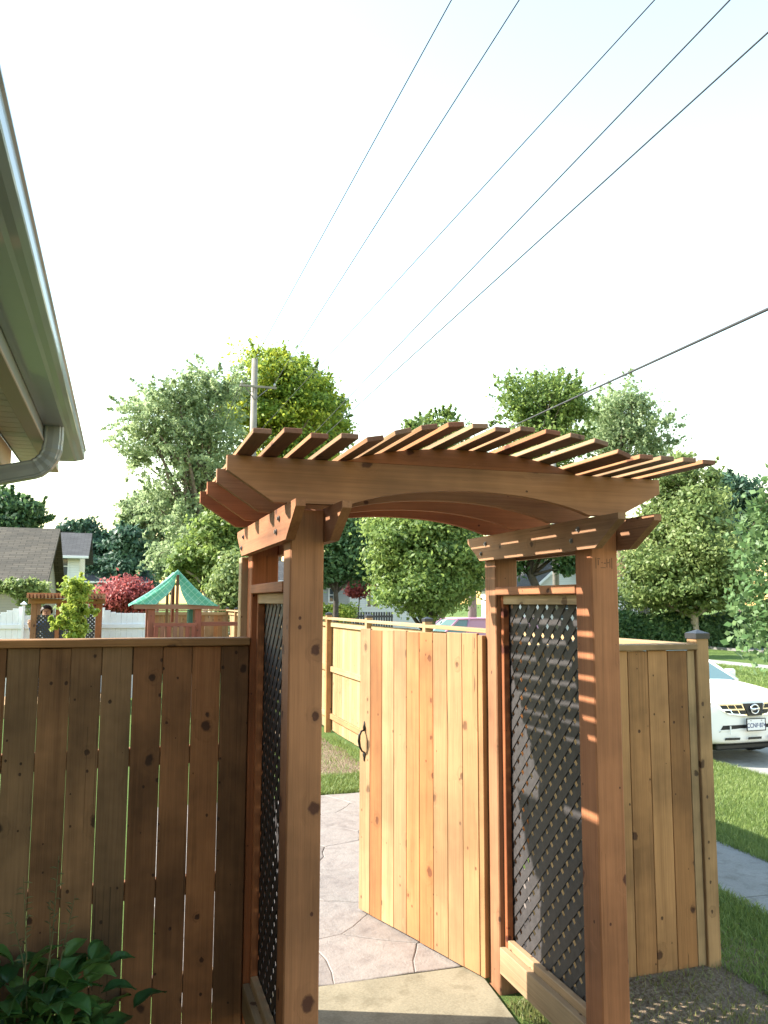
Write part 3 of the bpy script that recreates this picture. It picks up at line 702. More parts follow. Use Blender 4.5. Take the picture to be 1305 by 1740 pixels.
# seen through the arbor
make_tree('shade_tree', 'dark tree with a thin black trunk seen beside the left arbor post', gbase(567, 34),
    [blob(575, 930, 34, 45, 55), blob(605, 945, 34, 32, 48), blob(560, 975, 34, 30, 25), blob(600, 900, 35, 40, 40)], 12000, .17, L_DARK, BARKD, .17, 21, 70, .22, fork=2.6)
make_tree('dense_maple', 'dense bright green maple standing beyond the open gate', gbase(735, 23),
    [blob(725, 950, 23, 88, 78), blob(690, 920, 23, 68, 55), blob(775, 955, 23, 55, 72), blob(705, 1000, 22.6, 78, 42), blob(735, 880, 23, 62, 36)],
    34000, .105, L_MID, BARKD, .16, 22, 200, .16, limbs=26, shell=.55, fork=.7)
make_tree('hidden_ash', 'small tree top peeking over the arched arbor slats', gbase(745, 50),
    [blob(745, 742, 50, 52, 34), blob(755, 720, 50, 26, 22), blob(720, 728, 50, 26, 20), blob(745, 800, 50, 55, 40)], 7000, .22, L_MID, BARK, .3, 23, 50, .2)
make_tree('tall_ash', 'tall loose green tree behind the right end of the arbor roof', gbase(925, 52),
    [blob(905, 692, 52, 68, 56), blob(958, 692, 52, 42, 46), blob(915, 760, 52, 75, 50), blob(880, 850, 52, 60, 60)], 11000, .22, L_MID, BARK, .3, 24, 80, .2, limbs=34, shell=.25, sprays=190, spray_len=.6)
make_tree('tall_locust', 'feathery light green tree leaning over the arbor roof beside the service wire', gbase(1050, 58),
    [blob(1058, 702, 58, 56, 46), blob(1098, 742, 58, 42, 40), blob(1030, 745, 58, 60, 40), blob(1080, 790, 58, 50, 40)], 6500, .22, L_AIRY, BARK, .28, 25, 60, .2, limbs=36, shell=.25, sprays=190, spray_len=.7)
make_tree('window_tree', 'dark trunked tree glimpsed above the right lattice panel', gbase(915, 38),
    [blob(900, 920, 38, 40, 32), blob(950, 920, 38, 45, 26), blob(865, 950, 38, 30, 36), blob(962, 955, 38, 22, 18)], 7000, .19, L_DARK, BARKD, .42, 26, 50, .22)
make_tree('pear_tree', 'pyramidal olive green street tree rising from the dark hedge', gbase(1182, 47),
    [blob(1165, 960, 47, 98, 68), blob(1160, 900, 47, 75, 70), blob(1172, 840, 47, 52, 60), blob(1215, 990, 46.5, 52, 52), blob(1110, 985, 46.5, 48, 42)],
    34000, .2, L_PEAR, BARKP, .24, 27, 200, .15, limbs=30, shell=.5, fork=1.6)
make_tree('far_maple', 'bluish green tree behind the pyramidal street tree', gbase(1255, 66),
    [blob(1252, 850, 66, 32, 42), blob(1230, 900, 66, 40, 50), blob(1290, 900, 66, 40, 42)], 11000, .3, L_SPR, BARK, .3, 28, 60, .22)
# hedge across the street
def hedge(name, label, p0, p1, wd, h, n, leaf, mat, seed):
    g = np.random.default_rng(seed); t = thing(name, label, 'hedge', ((p0[0]+p1[0])/2, (p0[1]+p1[1])/2, gz(p0[0])))
    u = g.uniform(0, 1, n); d = np.array([p1[0]-p0[0], p1[1]-p0[1]]); L = np.linalg.norm(d); nrm = np.array([-d[1], d[0]])/L
    th = g.uniform(0, np.pi, n); r = g.uniform(.85, 1.05, n); a = np.cos(th)*wd/2*r; z = np.abs(np.sin(th))**.45*h*r
    z = z*(1+.06*np.sin(u*L*2.1)); z = np.where(g.random(n) < .45, g.uniform(0, 1, n)*z, z)
    C = np.stack([p0[0]+d[0]*u+nrm[0]*a, p0[1]+d[1]*u+nrm[1]*a, z+gz(p0[0])], 1)+g.normal(0, .04, (n, 3))
    N = np.stack([nrm[0]*np.cos(th), nrm[1]*np.cos(th), np.sin(th)], 1)
    me = leaf_mesh('foliage', C, N, leaf, seed); set_tint(me, g.uniform(0, 1, n), 4); link('foliage', me, mat, t)
    mb = MB(); 
    for k in range(int(L/1.2)):
        x = p0[0]+d[0]*(k+.5)*1.2/L; y_ = p0[1]+d[1]*(k+.5)*1.2/L; mb.tube([(x, y_, gz(x)-.05), (x+.1, y_, gz(x)+h*.5), (x-.05, y_+.1, gz(x)+h*.85)], [.05, .04, .02], 6)
    mk('stems', mb, BARKD, t)
ha = atd(1040, 1086, 46); hb = atd(1330, 1086, 50)
hedge('clipped_hedge', 'long dark clipped hedge across the street behind the corner post', (ha.x, ha.y), (hb.x, hb.y), 1.6, 1.75, 26000, .15, L_DARK, 40)

# ------------------------------------------------------------------ near maple branches reaching in at the right: leaves one by one
def lobed_leaf(k):
    r_ = random.Random(k); pts = []
    for a, q in ((0, 1), (16, .55), (38, .85), (58, .42), (82, .62), (112, .34), (150, .38), (180, .16)):
        pts.append((math.radians(a), q*r_.uniform(.92, 1.06)))
    out = [(math.sin(a)*q, math.cos(a)*q) for a, q in pts]+[(-math.sin(a)*q, math.cos(a)*q) for a, q in pts[-2:0:-1]]
    v = [(0, 0, .0)]+[(x, y_, -.22*abs(x)+.1*math.sin(y_*3+k)-.12*y_*y_) for x, y_ in out]; n = len(out)
    me = bpy.data.meshes.new('leaf'); me.from_pydata(v, [], [(0, 1+i, 1+(i+1) % n) for i in range(n)]); me.update()
    at = me.attributes.new('tint', 'FLOAT', 'POINT'); at.data.foreach_set('value', [r_.uniform(.25, .9)]*len(v)); return me
def leafmat_obj(name, dark, mid, light, trans=.35, rough=.45):
    m, n, l, b = newmat(name)
    oi = n.new('ShaderNodeObjectInfo'); c = ramp(n, l, oi.outputs['Random'], [(.05, dark), (.5, mid), (.95, light)])
    tc = n.new('ShaderNodeTexCoord'); t = noise_node(n, l, tc.outputs['Object'], 6, 4)
    c = mixc(n, l, .5, c, ramp(n, l, t.outputs[0], [(.3, (.6, .6, .6)), (.65, (1, 1, 1))]), 'MULTIPLY')
    l.new(c, b.inputs['Base Color']); setin(b, 'Roughness', rough); setin(b, 'Specular IOR Level', .4)
    tr = n.new('ShaderNodeBsdfTranslucent'); l.new(mixc(n, l, .5, c, light), tr.inputs[0])
    mx = n.new('ShaderNodeMixShader'); mx.inputs[0].default_value = trans
    l.new(b.outputs[0], mx.inputs[1]); l.new(tr.outputs[0], mx.inputs[2]); l.new(mx.outputs[0], n['Material Output'].inputs[0]); return m
nm_base = gbase(1440, 13.2)
nmap = thing('near_maple', 'near maple with big lobed leaves hanging in front of the street tree and hedge', 'tree', nm_base)
LM = leafmat_obj('maple_leaf', (.05, .11, .035), (.10, .19, .06), (.19, .28, .11), .35)
lmeshes = [lobed_leaf(k) for k in range(6)]
for me in lmeshes: me.materials.append(LM)
mb = MB(); tb = Vector(nm_base); tp = atd(1430, 700, 13.4)
mb.tube([tb-Vector((0, 0, .15)), tb.lerp(tp, .3)+Vector((.06, 0, 0)), tb.lerp(tp, .65)-Vector((.08, 0, 0)), tp], [.2, .16, .11, .05], 10)
sprays = []
r9 = random.Random(9)
for (px, py, D) in ((1290, 870, 12.8), (1268, 905, 13), (1285, 935, 12.6), (1262, 975, 12.9), (1290, 1000, 12.4), (1258, 1035, 12.8), (1280, 1060, 12.5), (1262, 1085, 12.7), (1295, 1110, 12.3), (1310, 960, 12.5), (1320, 1050, 12.4), (1312, 900, 13.2), (1325, 850, 13)):
    e = atd(px, py, D); h = min(max(e.z-tb.z+r9.uniform(.4, 1.2), 1.4), 5); s0 = tb.lerp(tp, min(.9, h/(tp.z-tb.z)))
    mid = s0.lerp(e, .55)+Vector((0, 0, .25)); pts = [s0, mid, mid.lerp(e, .6)+Vector((0, 0, .06)), e]
    mb.tube(pts, [.028, .014, .008, .003], 6); sprays.append((pts, e))
mk('trunk', mb, BARK, nmap, True)
gm = np.random.default_rng(77); Cs = []
for pts, e in sprays:
    m_ = 150; u_ = gm.uniform(0, 1, m_)[:, None]; Cs.append(np.array(pts[2])*(1-u_)+np.array(e)*u_+gm.normal(0, 1, (m_, 3))*np.array([.15, .15, .13]))
Cs = np.concatenate(Cs); cme = leaf_mesh('crown', Cs, gm.normal(0, .4, Cs.shape), .085, 78, elong=1.25); set_tint(cme, gm.uniform(0.1, .9, len(Cs)), 4)
link('crown', cme, leafmat('maple_crown_leaf', (.045, .10, .03), (.09, .17, .055), (.17, .25, .10), .35), nmap)
cnt = 0
for pts, e in sprays:
    for k in range(23):
        u = 1-abs(r9.gauss(0, .3)); base_ = pts[2].lerp(pts[3], max(0, u)); q = base_+Vector((r9.gauss(0, .10), r9.gauss(0, .10), r9.gauss(-.02, .11)))
        o = link('leaf', lmeshes[r9.randrange(6)], None, nmap); o.location = q
        sc_ = r9.uniform(.045, .085); o.scale = (sc_,)*3; o.rotation_euler = (r9.gauss(math.radians(150), .6), r9.gauss(0, .6), r9.uniform(0, 6.3)); cnt += 1

# ------------------------------------------------------------------ hosta
hosta = thing('hosta', 'broad leaved green hosta clump with dry flower stalks at the foot of the shaded fence', 'plant', (-.34, 3.88, .02))
def hosta_leaf(k):
    r_ = random.Random(30+k); v = []; f = []; L = 1.0; nx, ny = 6, 9; bend = r_.uniform(.25, .55)
    for j in range(ny+1):
        t = j/ny; wd = .36*math.sin(math.pi*min(1, t**.72))**.8*(1 if t < 1 else 0)+.004
        y_ = L*t; z = .32*math.sin(t*1.9)*(1-bend)-bend*.55*t*t
        for i in range(nx+1):
            s = i/nx*2-1; v.append((s*wd, y_*(1-.04*abs(s)), z+.16*abs(s)*wd*2.2+.012*math.cos(s*9)+.018*math.sin(y_*14+s*2)))
    for j in range(ny):
        for i in range(nx): a = j*(nx+1)+i; f.append((a, a+1, a+nx+2, a+nx+1))
    me = bpy.data.meshes.new('leaf'); me.from_pydata(v, [], f); me.polygons.foreach_set('use_smooth', [True]*len(f)); me.update(); return me
HM = leafmat_obj('hosta_leaf', (.025, .085, .028), (.055, .155, .04), (.13, .24, .055), .25, .38)
hl = [hosta_leaf(k) for k in range(5)]
for me in hl: me.materials.append(HM)
rh = random.Random(4)
for k in range(170):
    a = rh.uniform(0, 2*math.pi); ring_ = rh.random(); cx = -.34+rh.gauss(0, .14); cy = 3.86+rh.gauss(0, .07)
    o = link('leaf', hl[k % 5], None, hosta); sc_ = rh.uniform(.11, .19)
    o.location = (cx+.10*math.cos(a)*(1+ring_), cy+.08*math.sin(a)*(1+ring_), .16+.38*(1-ring_)**.8+rh.uniform(-.06, .05)); o.scale = (sc_*rh.uniform(.7, .9), sc_, sc_)
    o.rotation_euler = (math.radians(rh.uniform(-8, 38)*(1-ring_*.6)), rh.gauss(0, .25), a-math.pi/2)
STK = plain('dry_stalk', (.10, .10, .045), .8, 0, 20, .3)
pm = MB()
for k in range(46):
    a = rh.uniform(0, 6.28); r_ = rh.uniform(.02, .16); b0 = Vector((-.34+rh.gauss(0, .05), 3.87+rh.gauss(0, .04), .02)); e = b0+Vector((math.cos(a)*r_, math.sin(a)*r_*.8, rh.uniform(.15, .45)))
    pm.tube([b0, b0.lerp(e, .5)+Vector((0, 0, .05)), e], [.006, .005, .004], 5)
mk('leaf_stems', pm, plain('leaf_stem', (.07, .14, .03), .5), hosta)
for (px, py) in ((40, 1490), (100, 1455), (128, 1520), (18, 1545), (85, 1530)):
    e = aty(px, py, 3.9+rh.uniform(-.08, .1)); b0 = Vector((-.33+rh.gauss(0, .06), 3.87, .05)); mb = MB()
    mid = b0.lerp(e, .6)+Vector((.03, 0, .04)); mb.tube([b0, mid, e], [.004, .003, .0015], 5)
    for q in range(12):
        u = q/12; c = mid.lerp(e, .15+.85*u); d = Vector((rh.gauss(0, 1), rh.gauss(0, .6), .3)).normalized()
        mb.tube([c, c+d*.018, c+d*.038+Vector((0, 0, -.006))], [.001, .0036, .0008], 5)
    mk('flower_stalk', mb, STK, hosta)

# ------------------------------------------------------------------ grass blades
def blades(name, label, areas, n, hmin, hmax, wd, cols, seed, avoid=None):
    g = np.random.default_rng(seed); P = []
    tot = sum((a[1]-a[0])*(a[3]-a[2])*a[4] for a in areas)
    for (x0, x1, y0, y1, dens) in areas:
        m = int(n*(x1-x0)*(y1-y0)*dens/tot); P.append(np.stack([g.uniform(x0, x1, m), g.uniform(y0, y1, m)], 1))
    P = np.concatenate(P); m = len(P); pz = -.022*np.clip(P[:, 0]-3.6, 0, 12)+.002
    th = g.uniform(0, 2*np.pi, m); h = g.uniform(hmin, hmax, m); ln = g.uniform(.2, .9, m)*h; ph = g.uniform(0, 2*np.pi, m)
    b0 = np.stack([P[:, 0], P[:, 1], pz], 1); side = np.stack([np.cos(th), np.sin(th), np.zeros(m)], 1)*(wd*g.uniform(.6, 1.3, m))[:, None]
    md = b0+np.stack([np.cos(ph)*ln*.35, np.sin(ph)*ln*.35, h*.6], 1); tp_ = b0+np.stack([np.cos(ph)*ln, np.sin(ph)*ln, h], 1)
    v = np.stack([b0-side, b0+side, md+side*.7, md-side*.7, tp_], 1).reshape(-1, 3)
    me = bpy.data.meshes.new(name); idx = np.arange(m)[:, None]*5
    faces = np.concatenate([np.concatenate([idx+np.array([[0, 1, 2, 3]]), idx+np.array([[3, 2, 4]])], 1)], 0).reshape(-1)
    me.vertices.add(m*5); me.loops.add(m*7); me.polygons.add(m*2)
    me.vertices.foreach_set('co', v.reshape(-1).astype(np.float32)); me.loops.foreach_set('vertex_index', faces.astype(np.int32))
    st_ = (np.arange(m)[:, None]*7+np.array([[0, 4]])).reshape(-1); me.polygons.foreach_set('loop_start', st_.astype(np.int32)); me.polygons.foreach_set('loop_total', np.tile([4, 3], m).astype(np.int32))
    set_tint(me, np.clip(g.normal(.5, .25, m), 0, 1), 5)
    o = link(name, me, leafmat(name+'_blade', *cols, .3)); tag(o, label, 'grass', None, 'stuff'); return o
GC = ((.06, .11, .024), (.145, .215, .05), (.27, .32, .10))
blades('lawn_grass', 'short green lawn grass between the fence corner and the driveway', [(5.19, 8.0, 4.2, 11.0, 1.0), (3.40, 4.34, 3.6, 6.6, 1.3)], 150000, .03, .075, .0035, GC, 51)
blades('yard_grass', 'bright lawn strip growing beyond the patio behind the gate', [(1.9, 3.3, 8.87, 9.75, 1.6), (2.0, 3.3, 9.75, 12.5, .12)], 16000, .03, .09, .004, GC, 52)
blades('weedy_grass', 'sparse dry weeds and grass on the soil beside the arbor', [(2.02, 2.2, 2.9, 4.1, 2.2), (2.2, 4.2, 2.6, 4.1, .9)], 9000, .02, .06, .003, ((.07, .10, .025), (.16, .18, .055), (.32, .28, .12)), 53)
blades('far_grass', 'sunlit lawn across the driveway towards the street', [(12.7, 22.5, 10, 30, 1)], 90000, .05, .1, .012, GC, 54)
# loose clods and litter on the soil
g9 = random.Random(3); mb = MB()
for k in range(420):
    x = g9.uniform(2.06, 4.0); y_ = g9.uniform(2.6, 4.55) if g9.random() < .8 else g9.uniform(4.3, 4.6)
    if 2.0 < x < 2.2 and g9.random() < .3: continue
    s_ = g9.uniform(.004, .016); c = Vector((x, y_, .018+s_*.4)); v = [c+Vector((g9.uniform(.6, 1.2)*s_*a, g9.uniform(.6, 1.2)*s_*b2, g9.uniform(.5, 1)*s_*d)) for a, b2, d in ((1, 0, 0), (-1, 0, 0), (0, 1, 0), (0, -1, 0), (0, 0, 1), (0, 0, -1))]
    mb.add(v, [(0, 2, 4), (2, 1, 4), (1, 3, 4), (3, 0, 4), (2, 0, 5), (1, 2, 5), (3, 1, 5), (0, 3, 5)])
tag(mk('soil_clods', mb, DIRT), 'loose crumbs of soil along the foot of the side fence', 'soil', None, 'stuff')

# ================================================================== neighbour's pergola, white fence, person
YP = 17.0
def PX(px, Y=YP): return aty(px, 1030, Y).x
def PZ(py, Y=YP, px=110): return aty(px, py, Y).z
PW = lambda ax: wood('arbor', ax)
deck = tag(mk('garden_deck', MB().box(-2.1, 0, 16.4, 18.1, -.02, .24), wood('right', 'x')), 'low wooden platform under the neighbouring slatted pergola', 'deck')
pg = thing('slatted_pergola', 'small brown pergola with slatted roof and lattice in front of the white fence', 'pergola', ((PX(50)+PX(175))/2, YP, .16))
zt = PZ(1019)
for yy in (YP, YP+.75):
    for a, b2 in ((53, 63), (95, 102), (163, 173)): mk('post', MB().cbox(PX(a), PX(b2), yy, yy+.1, .15, zt, .004), PW('z'), pg)
    mk('beam', MB().cbox(PX(48), PX(178), yy-.041, yy-.002, PZ(1026), PZ(1017.5), .004), wood('right', 'x'), pg)
zr_ = PZ(1017)+.002
me_r = MB().cbox(0, .034, YP-.45, YP+1.15, zr_, zr_+.075, .003).mesh('roof_slat'); me_r.materials.append(PW('y'))
n_s = 22
for k in range(n_s): shared('roof_slat', me_r, (PX(49)+(PX(174)-PX(49))*k/(n_s-1), 0, 0), pg)
for yy in (YP-.35, YP+.9): mk('batten', MB().cbox(PX(48), PX(178), yy, yy+.09, zr_+.0765, zr_+.10, .003), PW('x'), pg)
def small_lattice(parent, x0, x1, z0, z1, y, pitch, wdt, mat):
    mb = MB(); h = wdt/2
    for d in (1, -1):
        for k in range(-80, 120):
            c = k*pitch; poly = [(x0, z0), (x1, z0), (x1, z1), (x0, z1)]; s2 = math.sqrt(2)
            poly = clip(poly, -d/s2, 1/s2, ((z0-d*x0)+c+h*s2)/s2)
            if poly: poly = clip(poly, d/s2, -1/s2, (-(z0-d*x0)-c+h*s2)/s2)
            if len(poly) >= 3: mb.prism(poly, 'y', y+(.007 if d < 0 else 0), y+.006+(.007 if d < 0 else 0))
    o = mk('lattice', mb, mat, parent); o['kind'] = 'stuff'; return o
small_lattice(pg, PX(63)+.005, PX(95)-.005, .3, PZ(1045), YP+.04, .075, .034, LAT)
small_lattice(pg, PX(102)+.005, PX(163)-.005, .3, PZ(1042), YP+.04, .075, .034, LAT)
WHITE = plain('white_vinyl', (.74, .77, .80), .45, 0, 4, .06)
YW = 18.6
wf = thing('white_picket_fence', 'white board fence with scooped top behind the slatted pergola', 'fence', (-1.2, YW, 0))
def wtop(px):
    if px < 38: return PZ(1031+ (38-px)*.30, YW)
    if px < 173: return PZ(1046, YW)
    t = min(1, (px-173)/35); return PZ(1032+10*(1-(1-t)**2), YW)
x = PX(-60, YW)
while x < PX(252, YW):
    u = (x+.055); px_ = None
    lo, hi = -200.0, 400.0
    for _ in range(24):
        md = (lo+hi)/2
        if PX(md, YW) < u: lo = md
        else: hi = md
    mk('picket', MB().cbox(x, x+.112, YW, YW+.02, .05, wtop(lo), .003), WHITE, wf); x += .1145
mk('rail', MB().cbox(PX(-60, YW), PX(252, YW), YW-.036, YW-.001, 1.55, 1.64, .003), WHITE, wf)
for a in (41, 172):
    p_ = mk('fence_post', MB().cbox(PX(a-2.2, YW), PX(a+2.2, YW), YW-.10, YW-.038, 0, PZ(1028, YW), .004), WHITE, wf)
    cx = PX(a, YW); mb = MB(); z_ = PZ(1028, YW); mb.cbox(cx-.06, cx+.06, YW-.13, YW-.01, z_+.001, z_+.03, .004); mb.add([(cx-.05, YW-.12, z_+.03), (cx+.05, YW-.12, z_+.03), (cx+.05, YW-.02, z_+.03), (cx-.05, YW-.02, z_+.03), (cx, YW-.07, z_+.08)], [(0, 1, 4), (1, 2, 4), (2, 3, 4), (3, 0, 4)])
    mk('post_cap', mb, WHITE, p_)

def build_person(loc):
    """one continuous figure grown from a jointed skeleton, leaning with an arm held out"""
    J = {'pelvis': (0, 0, .95, .135), 'waist': (-.02, 0, 1.10, .125), 'chest': (-.06, 0, 1.34, .155), 'neck': (-.10, 0, 1.52, .06), 'jaw': (-.13, -.02, 1.60, .075), 'skull': (-.135, -.015, 1.70, .098), 'crown': (-.13, 0, 1.78, .06),
         'lh': (.10, 0, .9, .105), 'lk': (.12, -.05, .5, .07), 'la': (.12, 0, .09, .045), 'lt': (.13, -.16, .04, .035),
         'rh': (-.10, 0, .9, .105), 'rk': (-.12, -.06, .5, .07), 'ra': (-.12, 0, .09, .045), 'rt': (-.13, -.16, .04, .035),
         'ls': (.12, 0, 1.44, .068), 'le': (.20, -.06, 1.16, .05), 'lw': (.12, -.20, .98, .033), 'lp': (.10, -.24, .94, .038), 'l1': (.12, -.31, .92, .012), 'l2': (.10, -.32, .915, .012), 'l3': (.08, -.315, .915, .012), 'l4': (.065, -.30, .92, .011), 'l5': (.14, -.26, .93, .012),
         'rs': (-.24, 0, 1.44, .068), 're': (-.36, -.08, 1.22, .05), 'rw': (-.40, -.24, 1.40, .033), 'rp': (-.41, -.26, 1.45, .038), 'r1': (-.43, -.28, 1.53, .012), 'r2': (-.415, -.285, 1.535, .012), 'r3': (-.395, -.285, 1.53, .012), 'r4': (-.38, -.28, 1.515, .011), 'r5': (-.45, -.27, 1.48, .012)}
    E_ = [('pelvis', 'waist'), ('waist', 'chest'), ('chest', 'neck'), ('neck', 'jaw'), ('jaw', 'skull'), ('skull', 'crown'), ('pelvis', 'lh'), ('lh', 'lk'), ('lk', 'la'), ('la', 'lt'), ('pelvis', 'rh'), ('rh', 'rk'), ('rk', 'ra'), ('ra', 'rt'),
          ('chest', 'ls'), ('ls', 'le'), ('le', 'lw'), ('lw', 'lp'), ('chest', 'rs'), ('rs', 're'), ('re', 'rw'), ('rw', 'rp')]+[('lp', 'l%d' % k) for k in range(1, 6)]+[('rp', 'r%d' % k) for k in range(1, 6)]
    names = list(J); me = bpy.data.meshes.new('person'); me.from_pydata([J[k][:3] for k in names], [(names.index(a), names.index(b2)) for a, b2 in E_], [])
    tmp = bpy.data.objects.new('tmp', me); COL.objects.link(tmp)
    sk = tmp.modifiers.new('skin', 'SKIN'); sk.use_smooth_shade = True
    for i, k in enumerate(names): me.skin_vertices[0].data[i].radius = (J[k][3],)*2
    me.skin_vertices[0].data[0].use_root = True
    sb = tmp.modifiers.new('sub', 'SUBSURF'); sb.levels = 2; sb.render_levels = 2
    dg = bpy.context.evaluated_depsgraph_get(); body = bpy.data.meshes.new_from_object(tmp.evaluated_get(dg)); bpy.data.objects.remove(tmp)
    body.materials.clear()
    for m in (plain('skin', (.46, .27, .19), .55), plain('blue_jacket', (.035, .075, .19), .8, 0, 30, .2), plain('black_trousers', (.015, .016, .02), .85)): body.materials.append(m)
    for p_ in body.polygons:
        c = p_.center; p_.material_index = 2 if c.z < .98 and c.y > -.22 else (0 if (c.z > 1.53 or (c.y < -.225 and c.z > 1.37) or (c.y < -.19 and c.z < 1.0)) else 1)
        p_.use_smooth = True
    t = link('person', body); t.location = loc
    tag(t, 'person in a blue jacket reaching out beside the slatted pergola', 'person')
    # hair as its own piece
    mb = MB(); rings = 7; seg = 14; v = []
    for i in range(rings+1):
        th = i/rings*math.radians(115)
        for k in range(seg):
            a = 2*math.pi*k/seg; front = max(0, -math.sin(a)); r_ = .118
            th2 = th*(1-.45*front)
            v.append((-.135+r_*math.sin(th2)*math.cos(a), .012+r_*1.08*math.sin(th2)*math.sin(a), 1.69+.125*math.cos(th2)))
    mb.add(v, [(i*seg+k, i*seg+(k+1) % seg, (i+1)*seg+(k+1) % seg, (i+1)*seg+k) for i in range(rings) for k in range(seg)])
    h_ = mk('hair', mb, plain('dark_brown_hair', (.03, .016, .012), .6), None, True); h_.parent = t
    mb = MB()
    for sx in (-.035, .035): mb.tube([(-.135+sx, -.098, 1.70), (-.135+sx, -.112, 1.70)], .012, 8)
    mb.tube([(-.133, -.10, 1.685), (-.133, -.128, 1.655), (-.133, -.105, 1.648)], [.008, .014, .01], 6); mb.tube([(-.155, -.096, 1.615), (-.13, -.106, 1.612), (-.11, -.096, 1.615)], .007, 6)
    f_ = mk('face', mb, plain('face_features', (.22, .09, .07), .6), None, True); f_.parent = t
build_person((PX(92, 17.45), 17.45, .24))

def bush(name, label, blobs, n, leaf, mat, seed, base, r=.03, cat='shrub'):
    return make_tree(name, label, base, blobs, n, leaf, mat, BARK, r, seed, 40, .24, cat, limbs=14, shell=.3)
bs = aty(120, 1030, 13.2)
bush('young_sapling', 'young lime leaved sapling growing in front of the slatted pergola', [blob(128, 1005, 13.2, 20, 26), blob(122, 1040, 13.2, 19, 24), blob(96, 1058, 13.2, 14, 8), blob(126, 1072, 13.2, 18, 20), blob(150, 1040, 13.2, 11, 8)], 1500, .06, L_LIME, 61, (bs.x, bs.y, 0))
bs = aty(40, 1030, 19.6)
bush('climbing_vine', 'leafy vine arching over the white fence beside the grey house', [blob(45, 1000, 19.6, 24, 14), blob(20, 997, 19.6, 20, 8), blob(55, 1020, 19.6, 14, 16)], 2400, .09, L_PEAR, 62, (bs.x, bs.y, 0), .04)

# ================================================================== playset with green canopy
YS = 15.0
def SX(px, Y=YS): return aty(px, 1030, Y).x
def SZ(py, Y=YS, px=300): return aty(px, py, Y).z
ps = thing('wooden_playset', 'reddish wooden playset tower under a peaked green canopy', 'playset', (SX(300), YS+.6, 0))
PL = lambda ax: wood('play', ax)
def tarp_mat():
    m, n, l, b = newmat('green_tarpaulin')
    tc = n.new('ShaderNodeTexCoord'); mp = n.new('ShaderNodeMapping'); mp.inputs['Rotation'].default_value = (0, math.radians(45), 0); l.new(tc.outputs['Object'], mp.inputs[0])
    sp = n.new('ShaderNodeSeparateXYZ'); l.new(mp.outputs[0], sp.inputs[0]); ls = []
    for ax in (0, 2):
        f = math_node(n, l, 'FRACT', math_node(n, l, 'MULTIPLY', sp.outputs[ax], 11)); ls.append(math_node(n, l, 'LESS_THAN', math_node(n, l, 'ABSOLUTE', math_node(n, l, 'SUBTRACT', f, .5)), .07))
    ln = math_node(n, l, 'MAXIMUM', ls[0], ls[1]); t = noise_node(n, l, tc.outputs['Object'], 3, 5)
    c = ramp(n, l, t.outputs[0], [(.3, (.10, .36, .28)), (.7, (.15, .44, .36))]); c = mixc(n, l, math_node(n, l, 'MULTIPLY', ln, .55), c, (.42, .66, .58))
    l.new(c, b.inputs['Base Color']); setin(b, 'Roughness', .45); tr = n.new('ShaderNodeBsdfTranslucent'); l.new(c, tr.inputs[0])
    mx = n.new('ShaderNodeMixShader'); mx.inputs[0].default_value = .45; l.new(b.outputs[0], mx.inputs[1]); l.new(tr.outputs[0], mx.inputs[2]); l.new(mx.outputs[0], n['Material Output'].inputs[0]); return m
yA, yB = YS, YS+1.25
pk = Vector((SX(300), 0, SZ(968))); le = Vector((SX(219), 0, SZ(1027))); re = Vector((SX(371), 0, SZ(1030)))
mb = MB()
def slope(e, sag):
    n1, n2 = 10, 6; v = []
    for i in range(n1+1):
        t = i/n1; c = pk.lerp(e, t); c.z -= sag*math.sin(math.pi*t)
        for j in range(n2+1):
            u = j/n2; v.append((c.x, yA-.05+(yB-yA+.1)*u, c.z-.05*math.sin(math.pi*u)*(1-t*.3)+.008*math.sin(9*u+7*t)))
    mb.add(v, [(i*(n2+1)+j, (i+1)*(n2+1)+j, (i+1)*(n2+1)+j+1, i*(n2+1)+j+1) for i in range(n1) for j in range(n2)])
slope(le, .05); slope(re, .05)
def flap(e, inner_px):
    """front curtain: from the sloping edge down to a curved inner edge"""
    inn = Vector((SX(inner_px), 0, SZ(1027))); v = []; n1, n2 = 12, 5
    for i in range(n1+1):
        t = i/n1; o_ = pk.lerp(e, t); o_.z -= .05*math.sin(math.pi*t)
        q = Vector((pk.x+(-.03 if e.x < pk.x else .03), 0, pk.z-.06)).lerp(inn, t); q.x += (pk.x-inn.x)*.30*math.sin(math.pi*t)
        for j in range(n2+1):
            u = j/n2; c = o_.lerp(q, u); v.append((c.x, yA-.052-.02*math.sin(math.pi*u)-.03*math.sin(u*6+t*2), c.z))
    mb.add(v, [(i*(n2+1)+j, (i+1)*(n2+1)+j, (i+1)*(n2+1)+j+1, i*(n2+1)+j+1) for i in range(n1) for j in range(n2)])
flap(le, 265); flap(re, 318)
mk('canopy', mb, tarp_mat(), ps, True)
for yy in (yA, yB):
    mk('roof_beam', MB().cbox(SX(228), SX(373), yy-.02, yy+.018, SZ(1035), SZ(1027.5), .003), PL('x'), ps)
    for a, b2 in ((252, 264), (332, 343)): mk('post', MB().cbox(SX(a), SX(b2), yy+.02, yy+.11, -.02, SZ(1027.5), .004), PL('z'), ps)
    mk('king_post', MB().cbox(SX(298.5), SX(303.5), yy+.02, yy+.06, SZ(1060), pk.z-.09, .003), PL('z'), ps)
mk('brace_post', MB().cbox(SX(287), SX(292), yB-.2, yB-.15, 0, SZ(985), .003), PL('z'), ps)
mk('guard_rail', MB().cbox(SX(262), SX(335), yA-.022, yA+.016, SZ(1066), SZ(1058.5), .003), PL('x'), ps)
me_k = MB().cbox(0, .075, yA-.045, yA-.024, SZ(1066)-.62, SZ(1064), .003).mesh('picket'); me_k.materials.append(PL('z'))
for k in range(7): shared('picket', me_k, (SX(263)+k*.108, 0, 0), ps)
